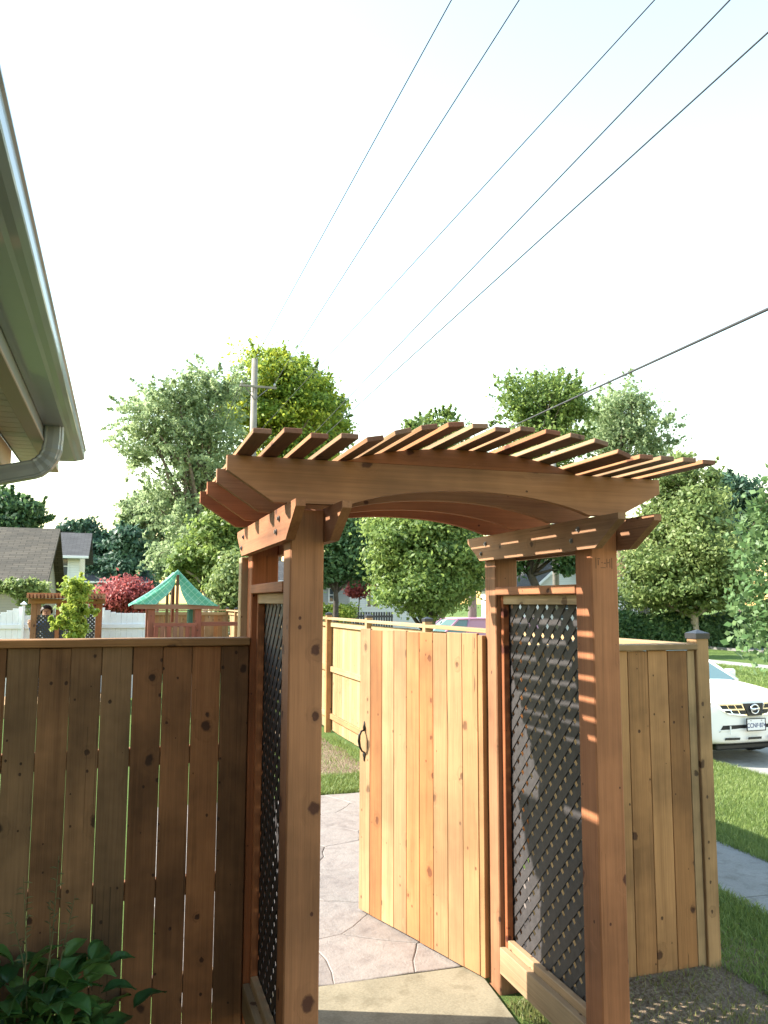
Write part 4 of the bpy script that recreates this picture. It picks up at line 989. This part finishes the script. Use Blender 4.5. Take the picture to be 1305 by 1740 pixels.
mk('ladder_beam', MB().cbox(SX(343), SX(343)+2.3, yA+.03, yA+.068, SZ(1064), SZ(1057), .003), PL('x'), ps)
mk('platform', MB().cbox(SX(254), SX(341), yA+.02, yB, 1.02, 1.06, .003), PL('x'), ps)
mk('end_post', MB().cbox(SX(343)+2.3, SX(343)+2.39, yA+.0, yA+.09, -.02, SZ(1056), .004), PL('z'), ps)
mk('slide_panel', MB().cbox(SX(322), SX(330), yA+.2, yA+.5, SZ(1062), SZ(1036), .006), plain('green_plastic', (.02, .12, .09), .4), ps)

# ================================================================== houses around
def siding(name, col, pitch, dark=.6):
    m, n, l, b = newmat(name)
    tc = n.new('ShaderNodeTexCoord'); sp = n.new('ShaderNodeSeparateXYZ'); l.new(tc.outputs['Object'], sp.inputs[0])
    f = math_node(n, l, 'FRACT', math_node(n, l, 'DIVIDE', sp.outputs[2], pitch)); t = noise_node(n, l, tc.outputs['Object'], 3, 4)
    c = ramp(n, l, f, [(.0, tuple(v*dark for v in col)), (.12, col), (1, tuple(min(1, v*1.03) for v in col))])
    c = mixc(n, l, .5, c, ramp(n, l, t.outputs[0], [(.3, (.88,)*3), (.7, (1,)*3)]), 'MULTIPLY'); l.new(c, b.inputs['Base Color']); setin(b, 'Roughness', .55)
    bump(n, l, f, b, .5, .02); return m
def shingles(name, c0, c1):
    m, n, l, b = newmat(name)
    tc = n.new('ShaderNodeTexCoord'); br = n.new('ShaderNodeTexBrick'); mp = n.new('ShaderNodeMapping'); l.new(tc.outputs['UV'], mp.inputs[0]); l.new(mp.outputs[0], br.inputs['Vector'])
    br.inputs['Color1'].default_value = c0+(1,); br.inputs['Color2'].default_value = c1+(1,); br.inputs['Mortar'].default_value = tuple(v*.45 for v in c0)+(1,)
    br.inputs['Scale'].default_value = 1; br.inputs['Brick Width'].default_value = .33; br.inputs['Row Height'].default_value = .14; br.inputs['Mortar Size'].default_value = .012; br.inputs['Mortar Smooth'].default_value = .3
    t = noise_node(n, l, tc.outputs['Object'], 1.3, 5, .65); t2 = noise_node(n, l, tc.outputs['Object'], 30, 3)
    c = mixc(n, l, .7, br.outputs[0], ramp(n, l, t.outputs[0], [(.3, (.7,)*3), (.65, (1,)*3)]), 'MULTIPLY'); c = mixc(n, l, .4, c, ramp(n, l, t2.outputs[0], [(.3, (.6,)*3), (.7, (1.1,)*3)]), 'MULTIPLY')
    l.new(c, b.inputs['Base Color']); setin(b, 'Roughness', .92); setin(b, 'Specular IOR Level', .15); bump(n, l, br.outputs['Fac'], b, -.6, .02); return m
def roof_quad(mb, uvs, q):
    mb.add(q, [(0, 1, 2, 3)]); a, b2, c, d = [Vector(p_) for p_ in q]; u = (b2-a).normalized()
    uvs += [(0, 0), ((b2-a).length, 0), ((c-a).dot(u), ((c-a)-u*(c-a).dot(u)).length), ((d-a).dot(u), ((d-a)-u*(d-a).dot(u)).length)]
def roof_obj(name, quads, mat, parent, thick=.12):
    """shingle planes with UVs in metres; the underside closes them to a slab"""
    mb = MB(); uvs = []
    for q in quads: roof_quad(mb, uvs, q)
    me = bpy.data.meshes.new(name); me.from_pydata(mb.v, [], mb.f); uv = me.uv_layers.new(name='UVMap')
    for i, t in enumerate(uvs): uv.data[i].uv = t
    o = link(name, me, mat, parent); sm = o.modifiers.new('solid', 'SOLIDIFY'); sm.thickness = thick; sm.offset = -1; return o
GLASS = plain('window_glass', (.06, .075, .09), .08, 0, 0, 0, 0, 0, .6)
TRIM = plain('white_trim', (.72, .73, .74), .5)
def window(parent, x0, x1, y, z0, z1, face=-1):
    f = mk('window', MB().box(x0-.07, x1+.07, y-.03, y-.001, z0-.07, z1+.07), TRIM, parent)
    mk('pane', MB().box(x0, x1, y-.034, y-.0305, z0, (z0+z1)/2-.02), GLASS, f); mk('pane', MB().box(x0, x1, y-.034, y-.0305, (z0+z1)/2+.02, z1), GLASS, f)
def gable_house(name, label, x0, x1, y0, y1, ze, zr, axis, wallm, roofm, wins=(), over=.35, chimney=None, chm=None):
    t = thing(name, label, 'house', ((x0+x1)/2, (y0+y1)/2, 0)); mb = MB()
    if axis == 'x':   # ridge along x
        ym = (y0+y1)/2; mb.prism([(y0, -.3), (y1, -.3), (y1, ze), (ym, zr-.12), (y0, ze)], 'x', x0, x1)
        k = (zr-ze)/(ym-y0); e = ze-over*k
        qs = [[(x0-over, y0-over, e), (x1+over, y0-over, e), (x1+over, ym, zr), (x0-over, ym, zr)], [(x1+over, y1+over, e), (x0-over, y1+over, e), (x0-over, ym, zr), (x1+over, ym, zr)]]
    else:
        xm = (x0+x1)/2; mb.prism([(x0, -.3), (x1, -.3), (x1, ze), (xm, zr-.12), (x0, ze)], 'y', y0, y1)
        k = (zr-ze)/(xm-x0); e = ze-over*k
        qs = [[(x0-over, y1+over, e), (x0-over, y0-over, e), (xm, y0-over, zr), (xm, y1+over, zr)], [(x1+over, y0-over, e), (x1+over, y1+over, e), (xm, y1+over, zr), (xm, y0-over, zr)]]
    mk('wall', mb, wallm, t); r = roof_obj('roof', qs, roofm, t)
    if axis == 'x': mk('gutter', MB().cbox(x0-over, x1+over, y0-over-.10, y0-over-.005, e-.10, e+.02, .01), TRIM, r)
    else:
        for sx in (-1, 1):
            xe = (x0-over if sx < 0 else x1+over)
            v = [(xe, y0-over-.03, e-.16), (xm, y0-over-.03, zr-.16), (xm, y0-over-.03, zr+.03), (xe, y0-over-.03, e+.03)]; v += [(a, b2+.028, c) for a, b2, c in v]
            mk('bargeboard', MB().add(v, [(0, 1, 2, 3), (7, 6, 5, 4), (0, 4, 5, 1), (1, 5, 6, 2), (2, 6, 7, 3), (3, 7, 4, 0)]), TRIM, r)
    for (a, b2, c, d) in wins: window(t, a, b2, y0, c, d)
    if chimney:
        cx, cy, cw, cz = chimney; mb = MB().box(cx-cw/2, cx+cw/2, cy-cw/2, cy+cw/2, ze, cz).box(cx-cw/2-.05, cx+cw/2+.05, cy-cw/2-.05, cy+cw/2+.05, cz+.001, cz+.1); mk('chimney', mb, chm, r)
    return t
WS = siding('white_siding', (.74, .76, .78), .115); GS = siding('grey_siding', (.34, .36, .38), .12); TS = siding('tan_brick_siding', (.30, .285, .25), .075, .75); BS_ = siding('pale_blue_siding', (.60, .67, .74), .12)
RG = shingles('weathered_grey_shingles', (.115, .10, .08), (.08, .072, .06)); RD = shingles('dark_shingles', (.10, .10, .105), (.075, .075, .08)); RR = shingles('red_brown_shingles', (.26, .12, .085), (.20, .09, .065))
BRK = plain('dark_red_brick', (.16, .07, .055), .9, 0, 14, .4, .3); BRD = plain('sooty_brick', (.05, .045, .045), .9, 0, 14, .4, .3)
# grey shingled house at the left
xr = aty(92, 985, 24).x
gable_house('shingled_house', 'grey shingled bungalow roof over pale brick wall beyond the white fence', -16, -2.2, 24, 31.4, 2.68, aty(50, 897, 27.7).z, 'x', TS, RG, [(-5.2, -4.2, 1.2, 2.2)], .3)
xw0, xw1 = aty(70, 985, 40).x, aty(134, 985, 40).x
gable_house('white_house', 'white two storey house with brick chimney behind the shingled bungalow', xw0-4, xw1, 40, 46, aty(120, 940, 40).z, aty(115, 905, 43).z, 'x', WS, RD, [(xw0+.5, xw0+1.1, 3.3, 4.2)], .4, (aty(138, 940, 43).x, 43, .7, aty(138, 916, 43).z), BRK)
gable_house('far_cottage', 'small dark roofed cottage between the white house and the conifers', aty(152, 985, 58).x, aty(181, 985, 58).x+2.5, 58, 64, aty(160, 985, 58).z, aty(160, 955, 61).z, 'x', WS, RD, (), .3)
gable_house('back_gable_house', 'far dark gabled roof peeping over the shingled ridge', aty(20, 900, 60).x, aty(62, 900, 60).x, 60, 68, aty(40, 899, 60).z, aty(42, 886, 60).z, 'y', GS, RD, (), .3, (aty(108, 900, 60).x, 64, 1.0, aty(108, 899, 60).z), BRD)
# across the street, seen through and beside the arbor
h0, h1 = aty(912, 990, 44).x, aty(1000, 990, 44).x
gable_house('white_gable_house', 'white clapboard gable house glimpsed through the gap above the right lattice', h0, h1, 44, 52, aty(930, 990, 44).z, aty(955, 950, 44).z, 'y', WS, RD, [((h0+h1)/2-.4, (h0+h1)/2+.4, 1.2, 2.4)], .4)
h0, h1 = aty(1035, 990, 45).x, aty(1118, 990, 45).x
gable_house('corner_house', 'pale sided house with red brown roof and deck behind the hedge', h0-1, h1, 46, 54, aty(1050, 975, 46).z, aty(1050, 930, 50).z, 'x', WS, RR, [(aty(1085, 1000, 46).x, aty(1100, 1000, 46).x, 1.3, 2.4)], .5)
dk = thing('house_deck', 'raised deck with dark railing outside the pale house behind the hedge', 'deck', (aty(1075, 1040, 45).x, 45, 0))
d0, d1 = aty(1050, 1040, 44.9).x, aty(1100, 1040, 44.9).x
mk('deck_floor', MB().cbox(d0, d1, 44.4, 45.9, .5, .62, .01), wood('pole', 'x'), dk)
DKR = plain('dark_railing', (.05, .05, .055), .6)
mk('hand_rail', MB().cbox(d0, d1, 44.45, 44.53, aty(1075, 1025, 44.5).z-.05, aty(1075, 1025, 44.5).z, .01), DKR, dk)
for k in range(15): mk('baluster', MB().box(d0+.06+k*(d1-d0-.15)/14, d0+.10+k*(d1-d0-.15)/14, 44.47, 44.51, .6, aty(1075, 1025, 44.5).z-.051), DKR, dk)
for xx in (d0, d1-.1):
    mk('deck_post', MB().box(xx, xx+.1, 44.54, 44.64, -.35, .499), DKR, dk)
h0, h1 = aty(545, 1010, 40).x, aty(593, 1010, 40).x
gable_house('grey_garage', 'grey sided building behind the thin black tree trunk', h0-3, h1, 40, 46, aty(570, 985, 40).z, aty(570, 955, 43).z, 'x', GS, RD, [(aty(560, 1010, 40).x, aty(566, 1010, 40).x, aty(560, 1022, 40).z, aty(560, 1000, 40).z)], .3)
h0, h1 = aty(594, 1010, 43).x, aty(690, 1010, 43).x
gable_house('porch_house', 'bright white house with porch behind the dense maple', h0, h1+2, 43, 50, aty(620, 975, 43).z, aty(620, 935, 46).z, 'x', WS, RD, [(aty(624, 1010, 43).x, aty(630, 1010, 43).x, 1.9, 2.9), (aty(634, 1010, 43).x, aty(642, 1010, 43).x, 1.9, 2.9)], .3)
dfn = thing('dark_picket_fence', 'low dark picket fence in front of the white porch house', 'fence', (aty(620, 1045, 36).x, 36, 0))
d0, d1 = aty(590, 1045, 36).x, aty(668, 1045, 36).x; zt_ = aty(620, 1040, 36).z
me_d = MB().box(0, .09, 0, .02, 0, zt_).mesh('picket'); me_d.materials.append(DKR)
k = 0; x = d0
while x < d1: shared('picket', me_d, (x, 36, 0), dfn); x += .125
mk('rail', MB().box(d0, d1, 36.021, 36.06, zt_-.25, zt_-.16), DKR, dfn)
make_tree('red_shrub', 'red leaved ornamental tree in front of the bright white porch house', (aty(609, 1045, 38).x, 38, 0), [blob(609, 990, 39.5, 17, 24), blob(602, 1005, 39.5, 12, 12)], 2200, .14, L_RED, BARKD, .07, 71, 26, .25, limbs=12)
make_tree('yard_bush', 'yellow green bush in front of the grey building', (aty(575, 1045, 35).x, 35, 0), [blob(578, 1042, 36.5, 22, 12), blob(556, 1042, 36.5, 14, 12)], 2600, .12, L_LIME, BARK, .04, 72, 24, .3, 'shrub', limbs=8)

# ================================================================== utility poles and wires
def pole(name, label, x, y, ztop, r=.15, arm=None, group=None):
    t = thing(name, label, 'utility pole', (x, y, gz(x)), group)
    mk('shaft', MB().tube([(x, y, gz(x)-.2), (x, y, ztop*.5), (x, y, ztop)], [r*1.15, r, r*.82], 14), wood('pole', 'z'), t, True)
    if arm:
        z, w0, w1 = arm; a = mk('crossarm', MB().cbox(x-w0, x+w1, y-r-.08, y-r-.005, z-.045, z+.045, .008), wood('pole', 'x'), t)
        for xx in (x-w0+.08, x+w1-.08): mk('insulator', MB().tube([(xx, y-r-.05, z+.061), (xx, y-r-.05, z+.12), (xx, y-r-.05, z+.16), (xx, y-r-.05, z+.2)], [.03, .055, .04, .02], 8), plain('porcelain', (.35, .36, .38), .25), a, True)
        mk('brace', MB().tube([(x-w0*.6, y-r-.03, z-.07), (x, y-r+.02, z-.55)], .02, 6).tube([(x+w1*.6, y-r-.03, z-.07), (x, y-r+.02, z-.55)], .02, 6), plain('galvanised_bolt', (.4, .4, .4), .4), a)
    return t
XP = 5.0; p1 = atx(433, 610, XP); arm1 = atx(433, 657, XP)
pole('utility_pole', 'tall grey wooden utility pole with crossarm in front of the yellowing maple', XP, p1.y, p1.z, .155, (arm1.z, .62, .9))
p2 = atx(298, 865, XP); pole('utility_pole', 'thin wooden utility pole rising behind the green canopy', XP, p2.y, p2.z, .2, (p2.z-1.2, .8, .8))
p3 = atx(271, 905, XP); pole('utility_pole', 'faint distant utility pole beside the slender pale tree', XP, p3.y, p3.z, .2)
p4 = atd(800, 752, 28); pole('utility_pole', 'wooden utility pole behind the dense maple carrying the thick service wire', p4.x, p4.y, p4.z, .14)
p5 = atd(940, 765, 41); pole('utility_pole', 'pale wooden pole standing in front of the white gable house', p5.x, p5.y, p5.z, .155)
WIRE = plain('wire_jacket', (.035, .035, .04), .7)
def wire(label, pts, r, sag=0, name='power_line'):
    a, b2 = Vector(pts[0]), Vector(pts[-1]); N_ = 28; P = []
    for k in range(N_+1):
        t = k/N_; q = a.lerp(b2, t); q.z -= sag*4*t*(1-t); P.append(q)
    o = mk(name, MB().tube(P, r, 6), WIRE, None, True); tag(o, label, 'wire', 'overhead wires')
def via(X, pa, pb, ynear=-14.0, yfar=None):
    A = atx(*pa, X); B = atx(*pb, X); yf = p1.y if yfar is None else yfar
    f = lambda y_: A.lerp(B, (y_-A.y)/(B.y-A.y)); return [f(yf), f(ynear)]
top = Vector((XP, p1.y, p1.z)); q = atx(767, 0, XP)
ax_ = XP+.82
lines = [([top, top+(q-top)*((p1.y+14)/(p1.y-q.y))], 'overhead wire running to the top of the tall utility pole', .006),
         (None, 'overhead wire running to the right end of the pole crossarm', .006),
         (via(XP+.16, (1112, 0), (700, 450)), 'middle overhead wire meeting the tall pole below its crossarm', .007),
         (via(XP+.16, (1240, 0), (535, 735)), 'lower overhead wire crossing above the arbor towards the yellowing maple', .0075),
         (via(XP+.16, (1305, 55), (590, 705)), 'lowest overhead wire of the group above the arbor', .008)]
e2 = Vector((ax_, p1.y-.2, arm1.z+.2)); q2 = atx(882, 0, ax_); lines[1] = ([e2, e2+(q2-e2)*((p1.y+14)/(p1.y-q2.y))], lines[1][1], .006)
for pts, lab, r in lines: wire(lab, pts, r*(1.9 if 'running' in lab else 1.15))
wire('thin wire strung between the tall pole and the thin pole behind the canopy', [top, (XP, p2.y, p2.z)], .012, 1.0)
wire('sagging lower wire strung from the tall pole past the silver green tree', [(XP-.55, p1.y-.2, arm1.z+.2), (XP-.7, p2.y, p2.z-1)], .012, 1.2)
wire('far wire strung on towards the faint distant pole', [(XP, p2.y, p2.z), (XP, p3.y, p3.z)], .016, 1.0)
wA = Vector((p4.x, p4.y, p4.z-.1)); wB = atd(1305, 525, 7.2); wire('thick dark service wire slanting down behind the right half of the arbor roof', [wA, wA+(wB-wA)*1.35], .016, 0, 'service_wire')

# ================================================================== vehicles
def make_car(name, label, loc, rotz, paint, secs, gh, wheels, detail, panel=None):
    """nose at local y=0, body running to +y; x lateral"""
    t = thing(name, label, 'car', loc); t.rotation_euler = (0, 0, rotz)
    mb = MB(); rings = []
    for (y_, hl_, zl, hm, zm, ht, zt_) in secs:
        half = [(0, zl), (hl_*.85, zl), (hl_, zl+.06), (hm, zm-.12), (hm, zm+.04), (hm-.03, zm+(zt_-zm)*.6), (ht, zt_-.02), (ht*.75, zt_+.012), (0, zt_+.035)]
        rings.append([(x, y_, z) for x, z in half]+[(-x, y_, z) for x, z in half[-2:0:-1]])
    n = len(rings[0]); v = [p_ for r in rings for p_ in r]
    f = [(i*n+k, i*n+(k+1) % n, (i+1)*n+(k+1) % n, (i+1)*n+k) for i in range(len(rings)-1) for k in range(n)]
    f += [tuple(range(n-1, -1, -1)), tuple((len(rings)-1)*n+k for k in range(n))]
    mb.add(v, f); body = mk('body', mb, paint, t, True, local=True); sb = body.modifiers.new('sub', 'SUBSURF'); sb.levels = 2; sb.render_levels = 2
    yb0, yt0, yt1, yb1, zb, zt_, hb, htp = gh
    CG = plain('car_glass', (.10, .17, .17), .05, 0, 0, 0, 0, 0, .7)
    B = [(-hb, yb0+.12, zb), (0, yb0, zb), (hb, yb0+.12, zb), (hb, (yb0+yb1)/2, zb), (hb, yb1, zb), (-hb, yb1, zb), (-hb, (yb0+yb1)/2, zb)]
    T = [(-htp, yt0+.07, zt_), (0, yt0, zt_+.02), (htp, yt0+.07, zt_), (htp, (yt0+yt1)/2, zt_), (htp, yt1, zt_), (-htp, yt1, zt_), (-htp, (yt0+yt1)/2, zt_)]
    if panel:
        for sx, kk in ((1, 3), (-1, 6)): B[kk] = (sx*hb, panel[0], zb); T[kk] = (sx*htp, panel[1], zt_)
    nmes = ['windshield', 'windshield', 'side_glass', 'side_glass', 'rear_glass', 'side_glass', 'side_glass']
    mb = MB().add([B[0], B[1], B[2], T[2], T[1], T[0]], [(0, 1, 4, 5), (1, 2, 3, 4)]); mk('windshield', mb, CG, t, False, local=True)
    for a, b2 in ((2, 3), (3, 4), (5, 6), (6, 0)):
        solid = panel and (a, b2) in ((3, 4), (5, 6))
        mk('side_panel' if solid else 'side_glass', MB().add([B[a], B[b2], T[b2], T[a]], [(0, 1, 2, 3)]), paint if solid else CG, t, local=True)
    mk('rear_glass', MB().add([B[4], B[5], T[5], T[4]], [(0, 1, 2, 3)]), CG, t, local=True)
    for k in (0, 2, 3, 4, 5, 6): mk('pillar', MB().tube([Vector(B[k])-Vector((0, 0, .03)), Vector(T[k])], [.045, .035], 8), paint, t, True, local=True)
    mb = MB(); rr = []
    for s_, dz in ((1.03, -.015), (1.02, .03), (.8, .055), (0.02, .065)):
        cy = (yt0+yt1)/2; rr.append([(x*s_, cy+(y_-cy)*s_, zt_+dz) for x, y_, z in T])
    n = 7; mb.add([p_ for r in rr for p_ in r], [(i*n+k, i*n+(k+1) % n, (i+1)*n+(k+1) % n, (i+1)*n+k) for i in range(3) for k in range(n)]+[tuple(range(n))])
    mk('roof', mb, paint, t, True, local=True)
    TY = plain('tyre_rubber', (.02, .02, .02), .85); RM = plain('alloy_rim', (.5, .5, .52), .3, .8)
    for yw, rw in wheels:
        for sx in (-1, 1):
            xx = sx*.80; w_ = mk('wheel', MB().tube([(xx-.11, yw, rw), (xx-.09, yw, rw), (xx+.09, yw, rw), (xx+.11, yw, rw)], [rw*.93, rw, rw, rw*.93], 24), TY, t, True, local=True)
            mk('rim', MB().tube([(xx+sx*.105, yw, rw), (xx+sx*.118, yw, rw)], [rw*.66, rw*.6], 16), RM, w_, local=True)
    for sx in (-1, 1):
        xx = sx*(hb+.10); mm = MB()
        mm.cbox(xx-.10, xx+.10, yb0+.34, yb0+.44, zb-.02, zb+.14, .03); mk('mirror', mm, paint, t, True, local=True)
    if detail: detail(t)
    return t
PAINT = plain('white_car_paint', (.78, .78, .77), .3, 0, 0, 0, 0, .6); MAUVE = plain('mauve_car_paint', (.40, .19, .27), .35, 0, 0, 0, 0, .5)
CHR = plain('chrome', (.7, .71, .73), .15, .95); DKP = plain('black_plastic', (.012, .013, .015), .5); PLT = plain('plate_white', (.72, .73, .75), .4); PLB = plain('plate_blue', (.03, .05, .17), .5)
def suv_front(t):
    fy = lambda x, z: -.012+.16*x*x+.10*max(0, z-.62)**1.0
    def patch(poly, d0, d1, name, mat, par=None):
        n = len(poly); v = [(x, fy(x, z)-d1, z) for x, z in poly]+[(x, fy(x, z)-d0, z) for x, z in poly]
        return mk(name, MB().add(v, [tuple(range(n)), tuple(range(2*n-1, n-1, -1))]+[(i, n+i, n+(i+1) % n, (i+1) % n) for i in range(n)]), mat, par or t, False, local=True)
    g = patch([(-.17, .83), (.17, .83), (.105, .665), (-.105, .665)], .0, .022, 'grille', DKP)
    ring = MB(); R_ = .066; cz = .755; segs = 20
    ring.tube([(R_*math.cos(2*math.pi*k/segs), fy(0, cz)-.034, cz+R_*.92*math.sin(2*math.pi*k/segs)) for k in range(segs+1)], .0115, 8, False)
    ring.box(-.075, .075, fy(0, cz)-.046, fy(0, cz)-.036, cz-.017, cz+.017); mk('emblem', ring, CHR, g, True, local=True)
    for s in (-1, 1):
        q = patch([(s*.19, .835), (s*.60, .832), (s*.50, .735), (s*.40, .69), (s*.125, .665)], .0, .02, 'grille_wing', CHR)
        for r in range(2):
            for k in range(3):
                z0, z1 = (.765, .815) if r == 0 else (.69, .745)
                a0_ = .205+k*.115-(.03 if r else 0); a1_ = a0_+.092
                if r == 1: a0_ -= .015; a1_ -= .02
                patch([(s*a0_, z1), (s*a1_, z1), (s*(a1_-.028), z0+(.012*k if r else 0)), (s*(a0_-.025), z0+(.006*k if r else 0))], .0205, .024, 'grille_opening', DKP, q)
        patch([(s*.62, .84), (s*.80, .87), (s*.78, .76), (s*.60, .74)], -.03, .015, 'headlight', plain('headlight_lens', (.62, .64, .66), .08, .2))
    lo = patch([(-.50, .54), (.50, .54), (.60, .415), (-.60, .415)], .0, .012, 'lower_intake', DKP)
    for z in (.472,): patch([(-.56, z+.012), (.56, z+.012), (.57, z-.006), (-.57, z-.006)], .013, .022, 'intake_bar', PAINT, lo)
    for x in (-.40, .40): patch([(x-.008, .535), (x+.008, .535), (x+.008, .42), (x-.008, .42)], .013, .022, 'intake_bar', PAINT, lo)
    for x in (-.36, 0, .36): patch([(x-.11, .375), (x+.11, .375), (x+.10, .345), (x-.12, .345)], .0, .012, 'bumper_slot', DKP)
    y0 = fy(0, .55)-.03
    pl = mk('licence_plate', MB().cbox(-.152, .152, y0-.006, y0, .47, .622, .003), PLT, t, False, local=True)
    cu = bpy.data.curves.new('plate_lettering', 'FONT'); cu.body = 'CCNF\u00b7874'; cu.size = .075; cu.align_x = 'CENTER'; cu.extrude = .001; cu.offset = .0012
    tx = bpy.data.objects.new('tmp', cu); COL.objects.link(tx); dg = bpy.context.evaluated_depsgraph_get(); me = bpy.data.meshes.new_from_object(tx.evaluated_get(dg)); bpy.data.objects.remove(tx)
    for vv in me.vertices: x, y_, z = vv.co; vv.co = (x*.98, y0-.0072-z*.5, .508+y_*1.12)
    me.materials.clear(); link('plate_lettering', me, PLB, pl, False, True)
    fr = MB(); 
    for bx_ in ((-.162, .162, .622, .632), (-.162, .162, .460, .470), (-.162, -.152, .470, .622), (.152, .162, .470, .622)): fr.box(bx_[0], bx_[1], y0-.008, y0+.004, bx_[2], bx_[3])
    for x in (-.09, .09): fr.box(x-.006, x+.006, y0-.0085, y0-.0062, .596, .608)
    mk('plate_frame', fr, DKP, pl, False, local=True)
    mk('skid_panel', MB().cbox(-.55, .55, .12, .5, .19, .27, .02), DKP, t, False, local=True)
SEC = [(0.02, .60, .33, .66, .56, .56, .80), (.05, .74, .29, .80, .56, .70, .85), (.16, .84, .26, .90, .58, .79, .91), (.42, .87, .25, .93, .62, .83, .96), (.8, .88, .25, .945, .66, .85, 1.0), (1.25, .88, .25, .95, .7, .87, 1.04), (2.6, .88, .25, .95, .7, .87, 1.06), (4.2, .88, .28, .94, .7, .86, 1.08), (4.66, .8, .38, .88, .7, .78, 1.05)]
cpos = aty(1281, 1233, 9.3)
make_car('white_car', 'white sport utility car with chrome grille and licence plate parked on the driveway', (cpos.x, 9.3, gz(cpos.x)+.015), 0, PAINT, SEC, (1.12, 2.05, 3.9, 4.55, 1.03, 1.50, .84, .60), [(.95, .36), (3.72, .36)], suv_front)
SECV = [(0.02, .60, .33, .66, .56, .56, .82), (.08, .74, .28, .82, .56, .72, .9), (.3, .86, .25, .92, .6, .82, .98), (1.0, .88, .25, .95, .7, .87, 1.08), (2.6, .88, .25, .95, .72, .88, 1.12), (4.4, .88, .28, .95, .72, .88, 1.12), (4.8, .84, .36, .90, .7, .84, 1.1)]
vx = aty(784, 1047, 24).x
make_car('mauve_van', 'mauve minivan showing its roof and window above the sunny yard fence', (vx-1.75, 25.0, gz(vx)+.015), -math.pi/2, MAUVE, SECV, (.85, 1.7, 4.5, 4.75, 1.08, 1.72, .86, .70), [(.9, .34), (3.9, .34)], None, (1.95, 2.15))
